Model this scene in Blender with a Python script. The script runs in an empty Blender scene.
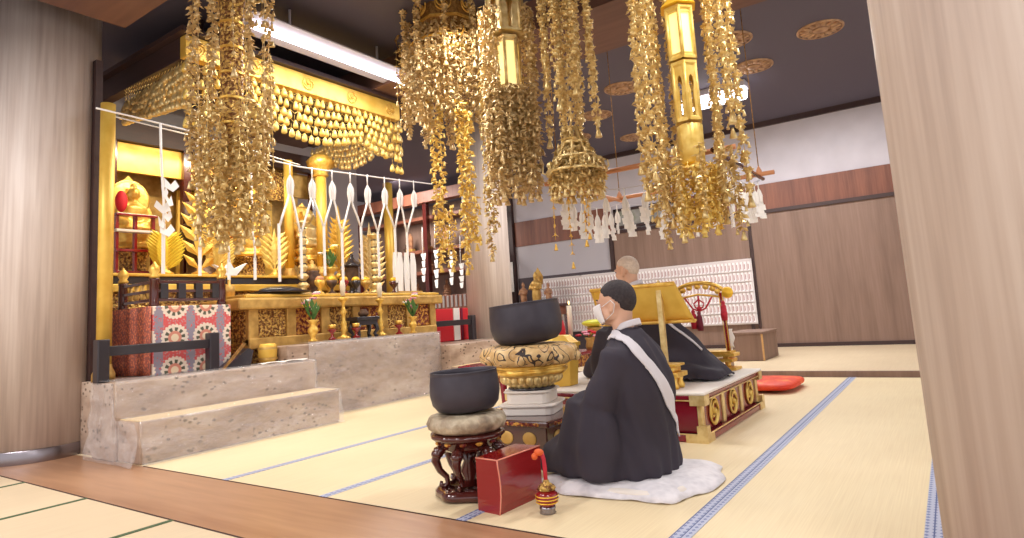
import bpy, bmesh, math, random
from mathutils import Vector, Matrix, Euler, noise
R = random.Random(11)
PI = math.pi
SC = bpy.context.scene
COL = SC.collection

# ------------------------------------------------------------------ camera
F_PX, PPX, PPY = 626.08, 512.0, 235.27
YAW, PITCH, ROLL, EYE = .6016, .1260, .0639, 0.80
_cy, _sy = math.cos(YAW), math.sin(YAW)
FW = Vector((_cy*math.cos(PITCH), _sy*math.cos(PITCH), math.sin(PITCH)))
_rt = Vector((_sy, -_cy, 0)); _dn = FW.cross(_rt)
RT = math.cos(ROLL)*_rt + math.sin(ROLL)*_dn
DN = -math.sin(ROLL)*_rt + math.cos(ROLL)*_dn
ORG = Vector((0, 0, EYE))
def W(u, v, X=None, Y=None, Z=None):
    """point of the room seen at photo position (u, v), lying on the plane X=, Y= or Z="""
    d = RT*((u-PPX)/F_PX) + DN*((v-PPY)/F_PX) + FW
    if X is not None: t = (X)/d.x
    elif Y is not None: t = (Y)/d.y
    else: t = (Z-EYE)/d.z
    return ORG + d*t
cam_d = bpy.data.cameras.new('camera'); cam = bpy.data.objects.new('camera', cam_d); COL.objects.link(cam)
cam_d.sensor_width = 36; cam_d.sensor_fit = 'HORIZONTAL'; cam_d.lens = F_PX/1024*36
cam_d.shift_y = -(269-PPY)/1024; cam_d.clip_start = .05
m3 = Matrix((RT, -DN, -FW)).transposed()
cam.matrix_world = Matrix.Translation(ORG) @ m3.to_4x4()
SC.camera = cam

# ------------------------------------------------------------------ node maths
def lin(c):
    return tuple(((x/255)/12.92 if x <= 10 else (((x/255)+.055)/1.055)**2.4) for x in c)
class E:
    def __init__(s, nt, sock): s.nt, s.s = nt, sock
    def _b(s, op, o=None, rev=False):
        n = s.nt.nodes.new('ShaderNodeMath'); n.operation = op
        args = [s, o] if not rev else [o, s]
        for i, a in enumerate(args):
            if a is None: continue
            if isinstance(a, E): s.nt.links.new(a.s, n.inputs[i])
            else: n.inputs[i].default_value = a
        return E(s.nt, n.outputs[0])
    def __add__(s, o): return s._b('ADD', o)
    __radd__ = __add__
    def __sub__(s, o): return s._b('SUBTRACT', o)
    def __rsub__(s, o): return s._b('SUBTRACT', o, True)
    def __mul__(s, o): return s._b('MULTIPLY', o)
    __rmul__ = __mul__
    def __truediv__(s, o): return s._b('DIVIDE', o)
    def gt(s, o): return s._b('GREATER_THAN', o)
    def lt(s, o): return s._b('LESS_THAN', o)
    def fract(s): return s._b('FRACT')
    def floor(s): return s._b('FLOOR')
    def abs(s): return s._b('ABSOLUTE')
    def sin(s): return s._b('SINE')
    def cos(s): return s._b('COSINE')
    def sqrt(s): return s._b('SQRT')
    def atan2(s, o): return s._b('ARCTAN2', o)
    def min(s, o): return s._b('MINIMUM', o)
    def max(s, o): return s._b('MAXIMUM', o)
def xyz(nt, kind='Object'):
    t = nt.nodes.new('ShaderNodeTexCoord'); p = nt.nodes.new('ShaderNodeSeparateXYZ')
    nt.links.new(t.outputs[kind], p.inputs[0])
    return [E(nt, o) for o in p.outputs]
def noi(nt, scale=5., detail=2., stretch=(1, 1, 1), kind='Object', rough=.5):
    t = nt.nodes.new('ShaderNodeTexCoord'); mp = nt.nodes.new('ShaderNodeMapping'); n = nt.nodes.new('ShaderNodeTexNoise')
    mp.inputs['Scale'].default_value = stretch
    n.inputs['Scale'].default_value = scale; n.inputs['Detail'].default_value = detail; n.inputs['Roughness'].default_value = rough
    nt.links.new(t.outputs[kind], mp.inputs[0]); nt.links.new(mp.outputs[0], n.inputs['Vector'])
    return E(nt, n.outputs[0])
def vor(nt, scale=5., stretch=(1, 1, 1), out='Distance', feature='F1'):
    t = nt.nodes.new('ShaderNodeTexCoord'); mp = nt.nodes.new('ShaderNodeMapping'); n = nt.nodes.new('ShaderNodeTexVoronoi')
    mp.inputs['Scale'].default_value = stretch; n.feature = feature
    n.inputs['Scale'].default_value = scale
    nt.links.new(t.outputs['Object'], mp.inputs[0]); nt.links.new(mp.outputs[0], n.inputs['Vector'])
    return E(nt, n.outputs[out])
def ramp(nt, fac, stops):
    n = nt.nodes.new('ShaderNodeValToRGB'); el = n.color_ramp.elements
    while len(el) < len(stops): el.new(.5)
    for e, (p, c) in zip(el, stops): e.position = p; e.color = (*lin(c), 1)
    nt.links.new(fac.s, n.inputs[0]); return n.outputs[0]
def mixc(nt, fac, a, b):
    n = nt.nodes.new('ShaderNodeMix'); n.data_type = 'RGBA'; n.clamp_factor = True
    if isinstance(fac, E): nt.links.new(fac.s, n.inputs[0])
    else: n.inputs[0].default_value = fac
    for i, c in ((6, a), (7, b)):
        if isinstance(c, tuple): n.inputs[i].default_value = (*lin(c), 1)
        else: nt.links.new(c, n.inputs[i])
    return n.outputs[2]
def mat(name, col=None, rough=.5, metal=0., fn=None, bump=None, bstr=.3, bdist=.01, spec=None, emit=None, estr=1., alpha=None, sheen=None, coat=None, trans=None):
    m = bpy.data.materials.new(name); m.use_nodes = True; nt = m.node_tree
    b = nt.nodes['Principled BSDF']
    if col is not None: b.inputs['Base Color'].default_value = (*lin(col), 1)
    b.inputs['Roughness'].default_value = rough; b.inputs['Metallic'].default_value = metal
    if spec is not None: b.inputs['Specular IOR Level'].default_value = spec
    if coat: b.inputs['Coat Weight'].default_value = coat; b.inputs['Coat Roughness'].default_value = .08
    if sheen: b.inputs['Sheen Weight'].default_value = sheen
    if alpha is not None: b.inputs['Alpha'].default_value = alpha
    if trans is not None: b.inputs['Transmission Weight'].default_value = trans
    if emit: b.inputs['Emission Color'].default_value = (*lin(emit), 1); b.inputs['Emission Strength'].default_value = estr
    if fn: nt.links.new(fn(nt), b.inputs['Base Color'])
    if bump:
        n = nt.nodes.new('ShaderNodeBump'); n.inputs['Strength'].default_value = bstr; n.inputs['Distance'].default_value = bdist
        nt.links.new(bump(nt).s, n.inputs['Height']); nt.links.new(n.outputs[0], b.inputs['Normal'])
    return m
M = {}
def tatami_fn(a, b):
    def fn(nt):
        n1 = noi(nt, 1.2, 3); n2 = noi(nt, 60, 1, (.05, 3, 1))
        return ramp(nt, n1*.55+n2*.45, [(.3, a), (.7, b)])
    return fn
M['tatami'] = mat('tatami', rough=.55, fn=tatami_fn((224, 202, 162), (240, 222, 182)), bump=lambda nt: noi(nt, 160, 1, (.06, 4, 1)), bstr=.15, bdist=.003)
M['tatami_near'] = mat('tatami_near', rough=.55, fn=tatami_fn((206, 184, 152), (220, 200, 168)))
def heri(nt):
    x, y, z = xyz(nt)
    u = (x/.032).fract()-.5; v = (y/.0215).fract()-.5
    d = (u.abs()+v.abs()).lt(.36); e = ((x*.5+y)/.02).fract().gt(.75)
    edge = (y/.0345).fract().lt(.13)
    c = mixc(nt, d*.8, (182, 187, 208), (102, 114, 162))
    return mixc(nt, edge, c, (84, 96, 142))
M['heri'] = mat('blue_border', rough=.7, fn=heri)
M['heri_green'] = mat('green_border', (70, 92, 62), .7)
def grain(a, b, scale=6, st=(1, 1, .08), bands=0.):
    def fn(nt):
        n = noi(nt, scale, 4, st); n2 = noi(nt, scale*5, 2, st)
        return ramp(nt, n*.65+n2*.35, [(.32, a), (.68, b)])
    return fn
M['floor_wood'] = mat('floor_wood', rough=.28, fn=grain((158, 114, 84), (192, 148, 114), 5, (1, .08, 1)), spec=.5)
def pillar_fn(nt):
    n = noi(nt, 7, 5, (1, 1, .07), rough=.6); n2 = noi(nt, 42, 3, (1, 1, .03))
    return ramp(nt, n*.6+n2*.4, [(.34, (178, 161, 152)), (.48, (200, 184, 174)), (.64, (216, 203, 194))])
M['pillar_wood'] = mat('pillar_wood', rough=.5, fn=pillar_fn)
M['panel_wood'] = mat('panel_wood', rough=.55, fn=grain((120, 94, 80), (146, 118, 104), 7, (1, 1, .06)))
M['red_wood'] = mat('red_wood', rough=.5, fn=grain((104, 58, 44), (140, 86, 64), 12, (1, 1, .06)))
M['dark_wood'] = mat('dark_wood', rough=.5, fn=grain((52, 34, 34), (70, 48, 46), 6, (.1, .1, 1)))
M['beam_wood'] = mat('beam_wood', rough=.6, fn=grain((98, 68, 60), (124, 90, 78), 4, (1, .1, 1)))
M['plaster'] = mat('plaster', rough=.9, fn=lambda nt: ramp(nt, noi(nt, 3, 3), [(.3, (198, 192, 200)), (.7, (208, 202, 210))]))
M['plaster_grey'] = mat('plaster_grey', (182, 177, 184), .9)
M['ceil_dark'] = mat('ceiling_dark', (92, 86, 102), .75)
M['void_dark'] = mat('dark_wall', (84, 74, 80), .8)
def stone(nt):
    n = noi(nt, 2.2, 6, (1, 1, 2.6), rough=.62); p = vor(nt, 17, (1, 1, 1.6))
    c = ramp(nt, n, [(.36, (146, 122, 105)), (.5, (178, 154, 136)), (.64, (202, 183, 166))])
    sp = p.lt(.27)*noi(nt, 5, 2).gt(.5)
    return mixc(nt, sp*.85, c, (92, 74, 60))
M['stone'] = mat('travertine', rough=.4, fn=stone, spec=.4)
M['tread'] = mat('mat_tread', rough=.6, fn=tatami_fn((226, 200, 152), (240, 216, 170)))
M['plastic'] = mat('clear_plastic', (245, 240, 240), .1, spec=.8, alpha=.16, bump=lambda nt: noi(nt, 7, 4, (1, 1.4, 1), rough=.65), bstr=1., bdist=.08)
M['steel'] = mat('steel', (150, 144, 150), .3, 1.)
M['gold'] = mat('gold', rough=.36, metal=.6, fn=lambda nt: ramp(nt, noi(nt, 30, 2), [(.3, (226, 172, 70)), (.7, (248, 210, 112))]))
M['gold_pale'] = mat('gold_pale', rough=.36, metal=.55, fn=lambda nt: ramp(nt, noi(nt, 20, 2), [(.3, (206, 172, 106)), (.7, (240, 218, 160))]))
M['gold_soft'] = mat('gold_soft', rough=.4, metal=.5, fn=lambda nt: ramp(nt, noi(nt, 20, 2), [(.3, (190, 158, 104)), (.7, (232, 208, 158))]))
M['gold_bright'] = mat('gold_bright', (250, 200, 60), .4, .35)
M['gold_leaf'] = mat('gold_leaf', rough=.45, metal=.3, fn=lambda nt: ramp(nt, noi(nt, 6, 3), [(.3, (222, 174, 66)), (.7, (244, 206, 100))]))
M['gold_yellow'] = mat('gold_yellow', rough=.42, metal=.3, fn=lambda nt: ramp(nt, noi(nt, 18, 2), [(.3, (226, 186, 84)), (.7, (248, 220, 130))]))
M['gold_dull'] = mat('gold_dull', rough=.48, metal=.5, fn=lambda nt: ramp(nt, noi(nt, 14, 3), [(.3, (180, 140, 74)), (.7, (218, 178, 102))]))
M['gold_brown'] = mat('gold_brown', rough=.5, metal=.55, fn=lambda nt: ramp(nt, noi(nt, 40, 3), [(.3, (122, 86, 44)), (.7, (190, 146, 84))]))
def carved(a, b, scale=22):
    def fn(nt): return ramp(nt, noi(nt, scale, 2, rough=.6), [(.43, a), (.5, tuple((p+q)/2 for p, q in zip(a, b))), (.58, b)])
    return fn
M['gold_carved'] = mat('gold_carved', rough=.42, metal=.5, fn=carved((120, 76, 44), (228, 188, 104), 42), bump=lambda nt: vor(nt, 42, feature='DISTANCE_TO_EDGE'), bstr=.8, bdist=.03)
M['gold_carved_red'] = mat('gold_carved_red', rough=.45, metal=.35, fn=carved((104, 22, 26), (214, 158, 66), 30), bump=lambda nt: vor(nt, 30, feature='DISTANCE_TO_EDGE'), bstr=.7, bdist=.03)
M['red_lacquer'] = mat('red_lacquer', (138, 24, 26), .16, coat=.6)
M['crimson'] = mat('crimson_lacquer', (132, 18, 40), .22, coat=.4)
M['brown_lacquer'] = mat('brown_lacquer', (74, 26, 22), .18, coat=.6)
M['black_lacquer'] = mat('black_lacquer', (44, 38, 44), .3, coat=.3)
M['red_trim'] = mat('pale_red_edge', (224, 140, 120), .4)
M['bowl'] = mat('dark_bronze', rough=.5, metal=.25, fn=lambda nt: ramp(nt, noi(nt, 12, 2), [(.3, (58, 54, 64)), (.7, (68, 64, 74))]))
M['white_cloth'] = mat('white_cloth', (232, 224, 216), .85, sheen=.2)
M['white_paper'] = mat('white_paper', (246, 242, 238), .8)
def lace(nt):
    n = noi(nt, 9, 4); v = vor(nt, 34)
    return ramp(nt, n*.8+v*.2, [(.3, (206, 202, 208)), (.6, (234, 230, 234))])
M['lace'] = mat('white_lace', rough=.9, fn=lace, bump=lambda nt: noi(nt, 14, 4), bstr=.5, bdist=.03)
M['robe'] = mat('black_robe', rough=.8, fn=lambda nt: ramp(nt, noi(nt, 3, 2), [(.3, (46, 40, 52)), (.7, (54, 48, 60))]))
M['robe_green'] = mat('dark_green_robe', (40, 52, 48), .75)
M['stole'] = mat('white_stole', (214, 210, 216), .8)
M['skin'] = mat('skin', rough=.5, fn=lambda nt: ramp(nt, noi(nt, 8, 2), [(.3, (206, 158, 132)), (.7, (222, 178, 152))]))
M['hair'] = mat('short_black_hair', rough=.75, fn=lambda nt: ramp(nt, noi(nt, 90, 2), [(.3, (40, 33, 37)), (.7, (58, 50, 53))]))
M['stubble'] = mat('grey_stubble', rough=.6, fn=lambda nt: ramp(nt, noi(nt, 70, 2), [(.3, (200, 180, 164)), (.7, (220, 202, 186))]))
M['mask'] = mat('white_mask', (240, 236, 238), .8)
M['eye'] = mat('eye_dark', (40, 30, 30), .2)
M['lip'] = mat('lip', (186, 116, 104), .5)
def grey_gold(nt):
    return ramp(nt, noi(nt, 14, 4, rough=.6)*.8+vor(nt, 16)*.3, [(.3, (92, 78, 66)), (.5, (150, 132, 110)), (.68, (196, 182, 156))])
M['brocade_grey'] = mat('brocade_grey', rough=.55, fn=grey_gold, bump=lambda nt: vor(nt, 22), bstr=.5, bdist=.02)
def gold_black(nt):
    n = noi(nt, 9, 1)
    return mixc(nt, (n*7).fract().lt(.17), ramp(nt, noi(nt, 20, 3), [(.3, (186, 142, 84)), (.7, (232, 200, 146))]), (52, 36, 34))
M['brocade_gold'] = mat('brocade_gold', rough=.45, fn=gold_black)
def flower_brocade(nt):
    x, y, z = xyz(nt)
    u = ((x+.115)/.25).fract()-.5; v = ((z+.095)/.25).fract()-.5
    r = (u*u+v*v).sqrt(); a = u.atan2(v)
    sc = .385+(a*11).sin().abs()*.05
    c = mixc(nt, vor(nt, 60).lt(.35), (216, 92, 92), (196, 150, 152))
    c = mixc(nt, (u.abs().gt(.36))*(vor(nt, 50).gt(.3)), c, (150, 142, 156))
    c = mixc(nt, r.lt(sc), c, (236, 218, 200))
    c = mixc(nt, r.lt(.32)*(((a*10).sin()).gt(-.2)), c, (92, 92, 74))
    c = mixc(nt, r.lt(.21), c, (214, 140, 118)); c = mixc(nt, r.lt(.12), c, (238, 214, 180))
    return c
M['flower_brocade'] = mat('flower_brocade', rough=.7, fn=flower_brocade)
M['orange_brocade'] = mat('orange_brocade', rough=.7, fn=lambda nt: ramp(nt, vor(nt, 55), [(.2, (228, 150, 108)), (.4, (206, 104, 78)), (.7, (150, 92, 84))]))
M['red_cloth'] = mat('red_cloth', (206, 28, 40), .7)
M['red_silk'] = mat('red_silk', rough=.55, fn=lambda nt: ramp(nt, noi(nt, 9, 3), [(.35, (216, 54, 26)), (.55, (232, 78, 40)), (.75, (240, 140, 60))]))
M['tassel_red'] = mat('tassel_red', (190, 30, 52), .6)
M['tassel_dark'] = mat('tassel_purple', (120, 24, 50), .6)
M['green'] = mat('leaf_green', (74, 118, 58), .6)
M['pink'] = mat('petal_pink', (224, 150, 168), .6)
M['yellow'] = mat('petal_yellow', (238, 206, 60), .6)
M['lime'] = mat('lime_dish', (214, 214, 60), .35)
M['candle'] = mat('candle_wax', (240, 228, 206), .5)
M['flame'] = mat('flame', (255, 220, 150), .5, emit=(255, 214, 140), estr=4.)
M['tube'] = mat('fluorescent_tube', (255, 255, 255), .5, emit=(250, 248, 255), estr=7.)
M['hood'] = mat('lamp_hood', (176, 172, 190), .6)
M['led'] = mat('led_lens', (255, 255, 255), .5, emit=(255, 252, 252), estr=6.)
M['lantern_glow'] = mat('lantern_glow', (255, 240, 170), .5, emit=(255, 232, 150), estr=.75)
M['fixture'] = mat('fixture_white', (206, 202, 214), .45)
M['orange_wood'] = mat('orange_wood', (206, 140, 96), .45)
M['plain_wood'] = mat('plain_wood', rough=.5, fn=grain((196, 150, 92), (222, 180, 120), 8, (.2, .2, 1)))
M['statue_dark'] = mat('statue_dark', rough=.45, metal=.4, fn=lambda nt: ramp(nt, noi(nt, 14, 3), [(.3, (58, 44, 42)), (.7, (122, 92, 70))]))
M['statue_wood'] = mat('statue_wood', rough=.5, fn=lambda nt: ramp(nt, noi(nt, 12, 3), [(.3, (120, 76, 56)), (.7, (186, 138, 100))]))
M['glass_pic'] = mat('picture_print', rough=.2, fn=lambda nt: ramp(nt, noi(nt, 2.5, 3), [(.35, (120, 116, 112)), (.6, (160, 160, 156)), (.8, (120, 130, 96))]))
M['board'] = mat('board_cream', (228, 220, 220), .8)
M['plaque'] = mat('plaque_white', (246, 242, 242), .7)
M['plaque_ink'] = mat('plaque_ink', (186, 150, 150), .7)
M['grille'] = mat('grille_grey', (150, 140, 138), .6)
M['medallion'] = mat('ceiling_medallion', rough=.5, metal=.4, fn=lambda nt: ramp(nt, vor(nt, 14), [(.2, (160, 124, 96)), (.6, (194, 158, 124))]))
M['orange_knob'] = mat('orange_fabric', (222, 96, 40), .6)
M['seam'] = mat('dark_seam', (60, 34, 28), .8)

# ------------------------------------------------------------------ mesh builder
class MB:
    def __init__(s): s.v, s.f, s.sm, s.mi, s.cur = [], [], [], [], 0
    def raw(s, vs, fs, smooth=False):
        o = len(s.v); s.v.extend(Vector(p) for p in vs)
        for f in fs: s.f.append(tuple(i+o for i in f)); s.sm.append(smooth); s.mi.append(s.cur)
        return s
    def box(s, a, b, rz=0., piv=None):
        """axis box between corners a and b"""
        x0, y0, z0 = a; x1, y1, z1 = b
        vs = [Vector(p) for p in ((x0,y0,z0),(x1,y0,z0),(x1,y1,z0),(x0,y1,z0),(x0,y0,z1),(x1,y0,z1),(x1,y1,z1),(x0,y1,z1))]
        if rz:
            p = Vector(piv) if piv else (vs[0]+vs[6])/2
            rm = Matrix.Rotation(rz, 3, 'Z'); vs = [p+rm@(q-p) for q in vs]
        return s.raw(vs, [(0,3,2,1),(4,5,6,7),(0,1,5,4),(1,2,6,5),(2,3,7,6),(3,0,4,7)])
    def cbox(s, c, d, rz=0.):
        c = Vector(c); d = Vector(d)/2
        return s.box(c-d, c+d, rz)
    def bbox(s, a, b, bev=.01):
        """box with chamfered edges"""
        bm = bmesh.new(); bmesh.ops.create_cube(bm, size=1)
        a = Vector(a); b = Vector(b)
        for q in bm.verts: q.co = Vector(((a[i]+b[i])/2+q.co[i]*(b[i]-a[i]) for i in range(3)))
        bmesh.ops.bevel(bm, geom=list(bm.edges), offset=bev, segments=2, affect='EDGES', profile=.5)
        return s.bm(bm)
    def bm(s, bm, smooth=False):
        bm.verts.ensure_lookup_table()
        for i, q in enumerate(bm.verts): q.index = i
        s.raw([q.co.copy() for q in bm.verts], [[q.index for q in f.verts] for f in bm.faces], smooth); bm.free(); return s
    def lathe(s, prof, seg=20, o=(0,0,0), mt=None, smooth=True, cap=True, mod=None):
        """prof: (r, z) from bottom to top; mod(angle, r, z)->r"""
        o = Vector(o); vs = []
        for r, z in prof:
            for k in range(seg):
                a = 2*PI*k/seg; rr = mod(a, r, z) if mod else r
                p = Vector((rr*math.cos(a), rr*math.sin(a), z))
                vs.append(o+(mt@p if mt else p))
        fs = []
        for j in range(len(prof)-1):
            for k in range(seg):
                k2 = (k+1) % seg
                fs.append((j*seg+k, j*seg+k2, (j+1)*seg+k2, (j+1)*seg+k))
        s.raw(vs, fs, smooth)
        if cap:
            n = len(s.v)-len(vs)
            s.f.append(tuple(n+k for k in reversed(range(seg)))); s.sm.append(False); s.mi.append(s.cur)
            q = n+(len(prof)-1)*seg
            s.f.append(tuple(q+k for k in range(seg))); s.sm.append(False); s.mi.append(s.cur)
        return s
    def cyl(s, a, b, r, r2=None, seg=12, smooth=True):
        a = Vector(a); b = Vector(b); d = b-a
        q = d.to_track_quat('Z', 'Y').to_matrix()
        return s.lathe([(r, 0), (r2 if r2 is not None else r, d.length)], seg, a, q, smooth)
    def tube(s, pts, r, seg=6, smooth=True):
        pts = [Vector(p) for p in pts]; n = len(pts); rs = r if isinstance(r, (list, tuple)) else [r]*n
        vs = []; up = None
        for i, p in enumerate(pts):
            t = (pts[min(i+1, n-1)]-pts[max(i-1, 0)]).normalized()
            if up is None:
                up = Vector((0, 0, 1)) if abs(t.z) < .9 else Vector((1, 0, 0))
            x = up.cross(t).normalized(); y = t.cross(x).normalized(); up = y
            for k in range(seg):
                a = 2*PI*k/seg; vs.append(p+(x*math.cos(a)+y*math.sin(a))*rs[i])
        fs = [(j*seg+k, j*seg+(k+1) % seg, (j+1)*seg+(k+1) % seg, (j+1)*seg+k) for j in range(n-1) for k in range(seg)]
        fs.append(tuple(reversed(range(seg)))); fs.append(tuple((n-1)*seg+k for k in range(seg)))
        return s.raw(vs, fs, smooth)
    def ell(s, c, r, seg=14, rings=8, rot=None, f=None):
        c = Vector(c); r = Vector(r if not isinstance(r, (int, float)) else (r, r, r)); vs = []; rm = rot.to_matrix() if rot else None
        def P(th, ph):
            p = Vector((math.sin(th)*math.cos(ph), math.sin(th)*math.sin(ph), math.cos(th)))
            if f: p = f(p)
            p = Vector((p.x*r.x, p.y*r.y, p.z*r.z)); return c+(rm@p if rm else p)
        vs.append(P(0, 0))
        for j in range(1, rings):
            for k in range(seg): vs.append(P(PI*j/rings, 2*PI*k/seg))
        vs.append(P(PI, 0)); fs = []
        for k in range(seg): fs.append((0, 1+k, 1+(k+1) % seg))
        for j in range(rings-2):
            for k in range(seg):
                a = 1+j*seg; fs.append((a+k, a+seg+k, a+seg+(k+1) % seg, a+(k+1) % seg))
        a = 1+(rings-2)*seg; l = len(vs)-1
        for k in range(seg): fs.append((a+k, l, a+(k+1) % seg))
        return s.raw(vs, fs, True)
    def prism(s, poly, mt, d, smooth=False):
        """2-D outline (x, y) mapped by matrix mt (4x4), extruded d along local z (centred)"""
        n = len(poly); vs = [mt@Vector((x, y, -d/2)) for x, y in poly]+[mt@Vector((x, y, d/2)) for x, y in poly]
        fs = [tuple(reversed(range(n))), tuple(range(n, 2*n))]+[(k, (k+1) % n, n+(k+1) % n, n+k) for k in range(n)]
        return s.raw(vs, fs, smooth)
    def loft(s, rings, smooth=True):
        """rings: lists of points with equal counts; capped"""
        n = len(rings[0]); vs = [p for r in rings for p in r]
        fs = [(j*n+k, j*n+(k+1) % n, (j+1)*n+(k+1) % n, (j+1)*n+k) for j in range(len(rings)-1) for k in range(n)]
        fs.append(tuple(reversed(range(n)))); fs.append(tuple((len(rings)-1)*n+k for k in range(n)))
        return s.raw(vs, fs, smooth)
    def grid(s, fn, nu, nv, th=0., smooth=True):
        """surface fn(u, v) with optional thickness th along its normal"""
        P = [[Vector(fn(i/nu, j/nv)) for j in range(nv+1)] for i in range(nu+1)]
        vs = [p for row in P for p in row]; W_ = nv+1
        fs = [(i*W_+j, (i+1)*W_+j, (i+1)*W_+j+1, i*W_+j+1) for i in range(nu) for j in range(nv)]
        if th:
            N = len(vs); back = []
            for i in range(nu+1):
                for j in range(nv+1):
                    a = P[min(i+1, nu)][j]-P[max(i-1, 0)][j]; b = P[i][min(j+1, nv)]-P[i][max(j-1, 0)]
                    back.append(P[i][j]-a.cross(b).normalized()*th)
            vs += back; fs += [tuple(N+k for k in reversed(f)) for f in fs[:nu*nv]]
            bd = [i*W_ for i in range(nu+1)]+[nu*W_+j for j in range(1, nv+1)]+[i*W_+nv for i in range(nu-1, -1, -1)]+[j for j in range(nv-1, 0, -1)]
            for a, b in zip(bd, bd[1:]+bd[:1]): fs.append((b, a, N+a, N+b))
        return s.raw(vs, fs, smooth)
    def mesh(s, name, mats, off=Vector((0, 0, 0))):
        me = bpy.data.meshes.new(name); me.from_pydata([p-off for p in s.v], [], s.f)
        me.polygons.foreach_set('use_smooth', s.sm); me.polygons.foreach_set('material_index', s.mi)
        for m in (mats if isinstance(mats, list) else [mats]): me.materials.append(M[m] if isinstance(m, str) else m)
        me.update(); return me
ROOT = {}
def tag(o, label=None, cat=None, group=None, kind=None):
    if label: o['label'] = label
    if cat: o['category'] = cat
    if group: o['group'] = group
    if kind: o['kind'] = kind
    return o
def thing(name, label, cat, loc=(0, 0, 0), rz=0., group=None, kind=None):
    """an Empty at the base of a thing; its parts hang below it"""
    o = bpy.data.objects.new(name, None); COL.objects.link(o); o.location = loc; o.rotation_euler = (0, 0, rz)
    o.empty_display_size = .05
    ROOT[o] = Vector(loc); return tag(o, label, cat, group, kind)
def part(mb, name, mats, par, world=False, label=None, kind=None):
    """one mesh below par; world=True when mb holds room coordinates"""
    me = mb if isinstance(mb, bpy.types.Mesh) else mb.mesh(name, mats, ROOT[par] if world else Vector((0, 0, 0)))
    o = bpy.data.objects.new(name, me); COL.objects.link(o); o.parent = par; ROOT[o] = ROOT[par]
    return tag(o, label, kind=kind)
def solo(mb, name, mats, label, cat, loc=(0, 0, 0), group=None, kind=None, world=True, rz=0.):
    """a thing that is one mesh; origin at loc"""
    me = mb if isinstance(mb, bpy.types.Mesh) else mb.mesh(name, mats, Vector(loc) if world else Vector((0, 0, 0)))
    o = bpy.data.objects.new(name, me); COL.objects.link(o); o.location = loc; o.rotation_euler = (0, 0, rz); ROOT[o] = Vector(loc)
    return tag(o, label, cat, group, kind)
def struct(mb, name, mats, label, cat='building part'):
    return solo(mb, name, mats, label, cat, kind='structure')
def dup(root, loc, rz=None, label=None, group=None, scale=None):
    def cp(o, p):
        c = o.copy(); COL.objects.link(c)
        if p: c.parent = p
        for k in list(o.children): cp(k, c)
        return c
    r = cp(root, None); r.location = loc
    if rz is not None: r.rotation_euler = (0, 0, rz)
    if scale: r.scale = (scale,)*3
    if label: r['label'] = label
    if group: r['group'] = group
    return r
def fused(mb, name, mats, voxel, smooth=4, off=None):
    """one continuous skin around overlapping volumes"""
    me = mb.mesh(name+'_raw', mats); o = bpy.data.objects.new(name+'_raw', me); COL.objects.link(o)
    r = o.modifiers.new('r', 'REMESH'); r.mode = 'VOXEL'; r.voxel_size = voxel; r.use_smooth_shade = True
    if smooth:
        sm = o.modifiers.new('s', 'SMOOTH'); sm.iterations = smooth; sm.factor = .5
    dg = bpy.context.evaluated_depsgraph_get()
    out = bpy.data.meshes.new_from_object(o.evaluated_get(dg)); out.name = name
    bpy.data.objects.remove(o); bpy.data.meshes.remove(me)
    for p in out.polygons: p.use_smooth = True
    return out
def bevel(o, w=.006, seg=2):
    b = o.modifiers.new('bevel', 'BEVEL'); b.width = w; b.segments = seg; b.limit_method = 'ANGLE'; return o
def frame4(x, y, z, o):
    m = Matrix.Identity(4)
    for i in range(3): m[i][0], m[i][1], m[i][2], m[i][3] = x[i], y[i], z[i], o[i]
    return m
# ------------------------------------------------------------------ the setting
BX = 10.3            # face of the far wall
def B(a, b, bev=0): 
    m = MB(); return m.bbox(a, b, bev) if bev else m.box(a, b)
struct(B((2.0, -4, -.1), (6.9, 11, 0)), 'floor', 'tatami', 'pale straw tatami floor of the inner hall')
struct(B((1.482, -4, -.1), (2.0, 11, 0)), 'floor_boards', 'floor_wood', 'polished brown floorboard strip between the two tatami areas', 'floor')
struct(B((-4, -4, -.1), (1.482, 11, 0)), 'floor_outer', 'tatami_near', 'cream tatami with green borders beyond the board strip', 'floor')
struct(B((6.9, -4, -.1), (BX+.3, 11, .055)), 'floor_upper', 'tatami_near', 'slightly raised tatami along the sliding doors', 'floor')
struct(B((6.86, -4, 0), (6.9, 4.8, .058)), 'trim_1', 'panel_wood', 'brown wooden riser of the raised tatami', 'trim')
k = 2
for y, w in ((.137, .062), (.868, .068), (1.71, .05), (2.56, .05), (3.39, .05)):
    struct(B((2.0, y-w/2, -.01), (6.86, y+w/2, .0025)), 'trim_%d' % k, 'heri', 'blue and white woven border between tatami mats', 'trim'); k += 1
for y in (2.02, 2.92, 3.78, 4.62, 1.1):
    struct(B((-4, y-.014, -.01), (1.482, y+.014, .0025)), 'trim_%d' % k, 'heri_green', 'thin green border between cream tatami mats', 'trim'); k += 1
for x, lb in ((1.482, 'dark joint where the boards meet the outer tatami'), (2.0, 'dark joint where the boards meet the inner tatami')):
    struct(B((x-.004, -4, -.01), (x+.004, 11 if x < 1.9 else 4.3, .002)), 'trim_%d' % k, 'seam', lb, 'trim'); k += 1
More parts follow.
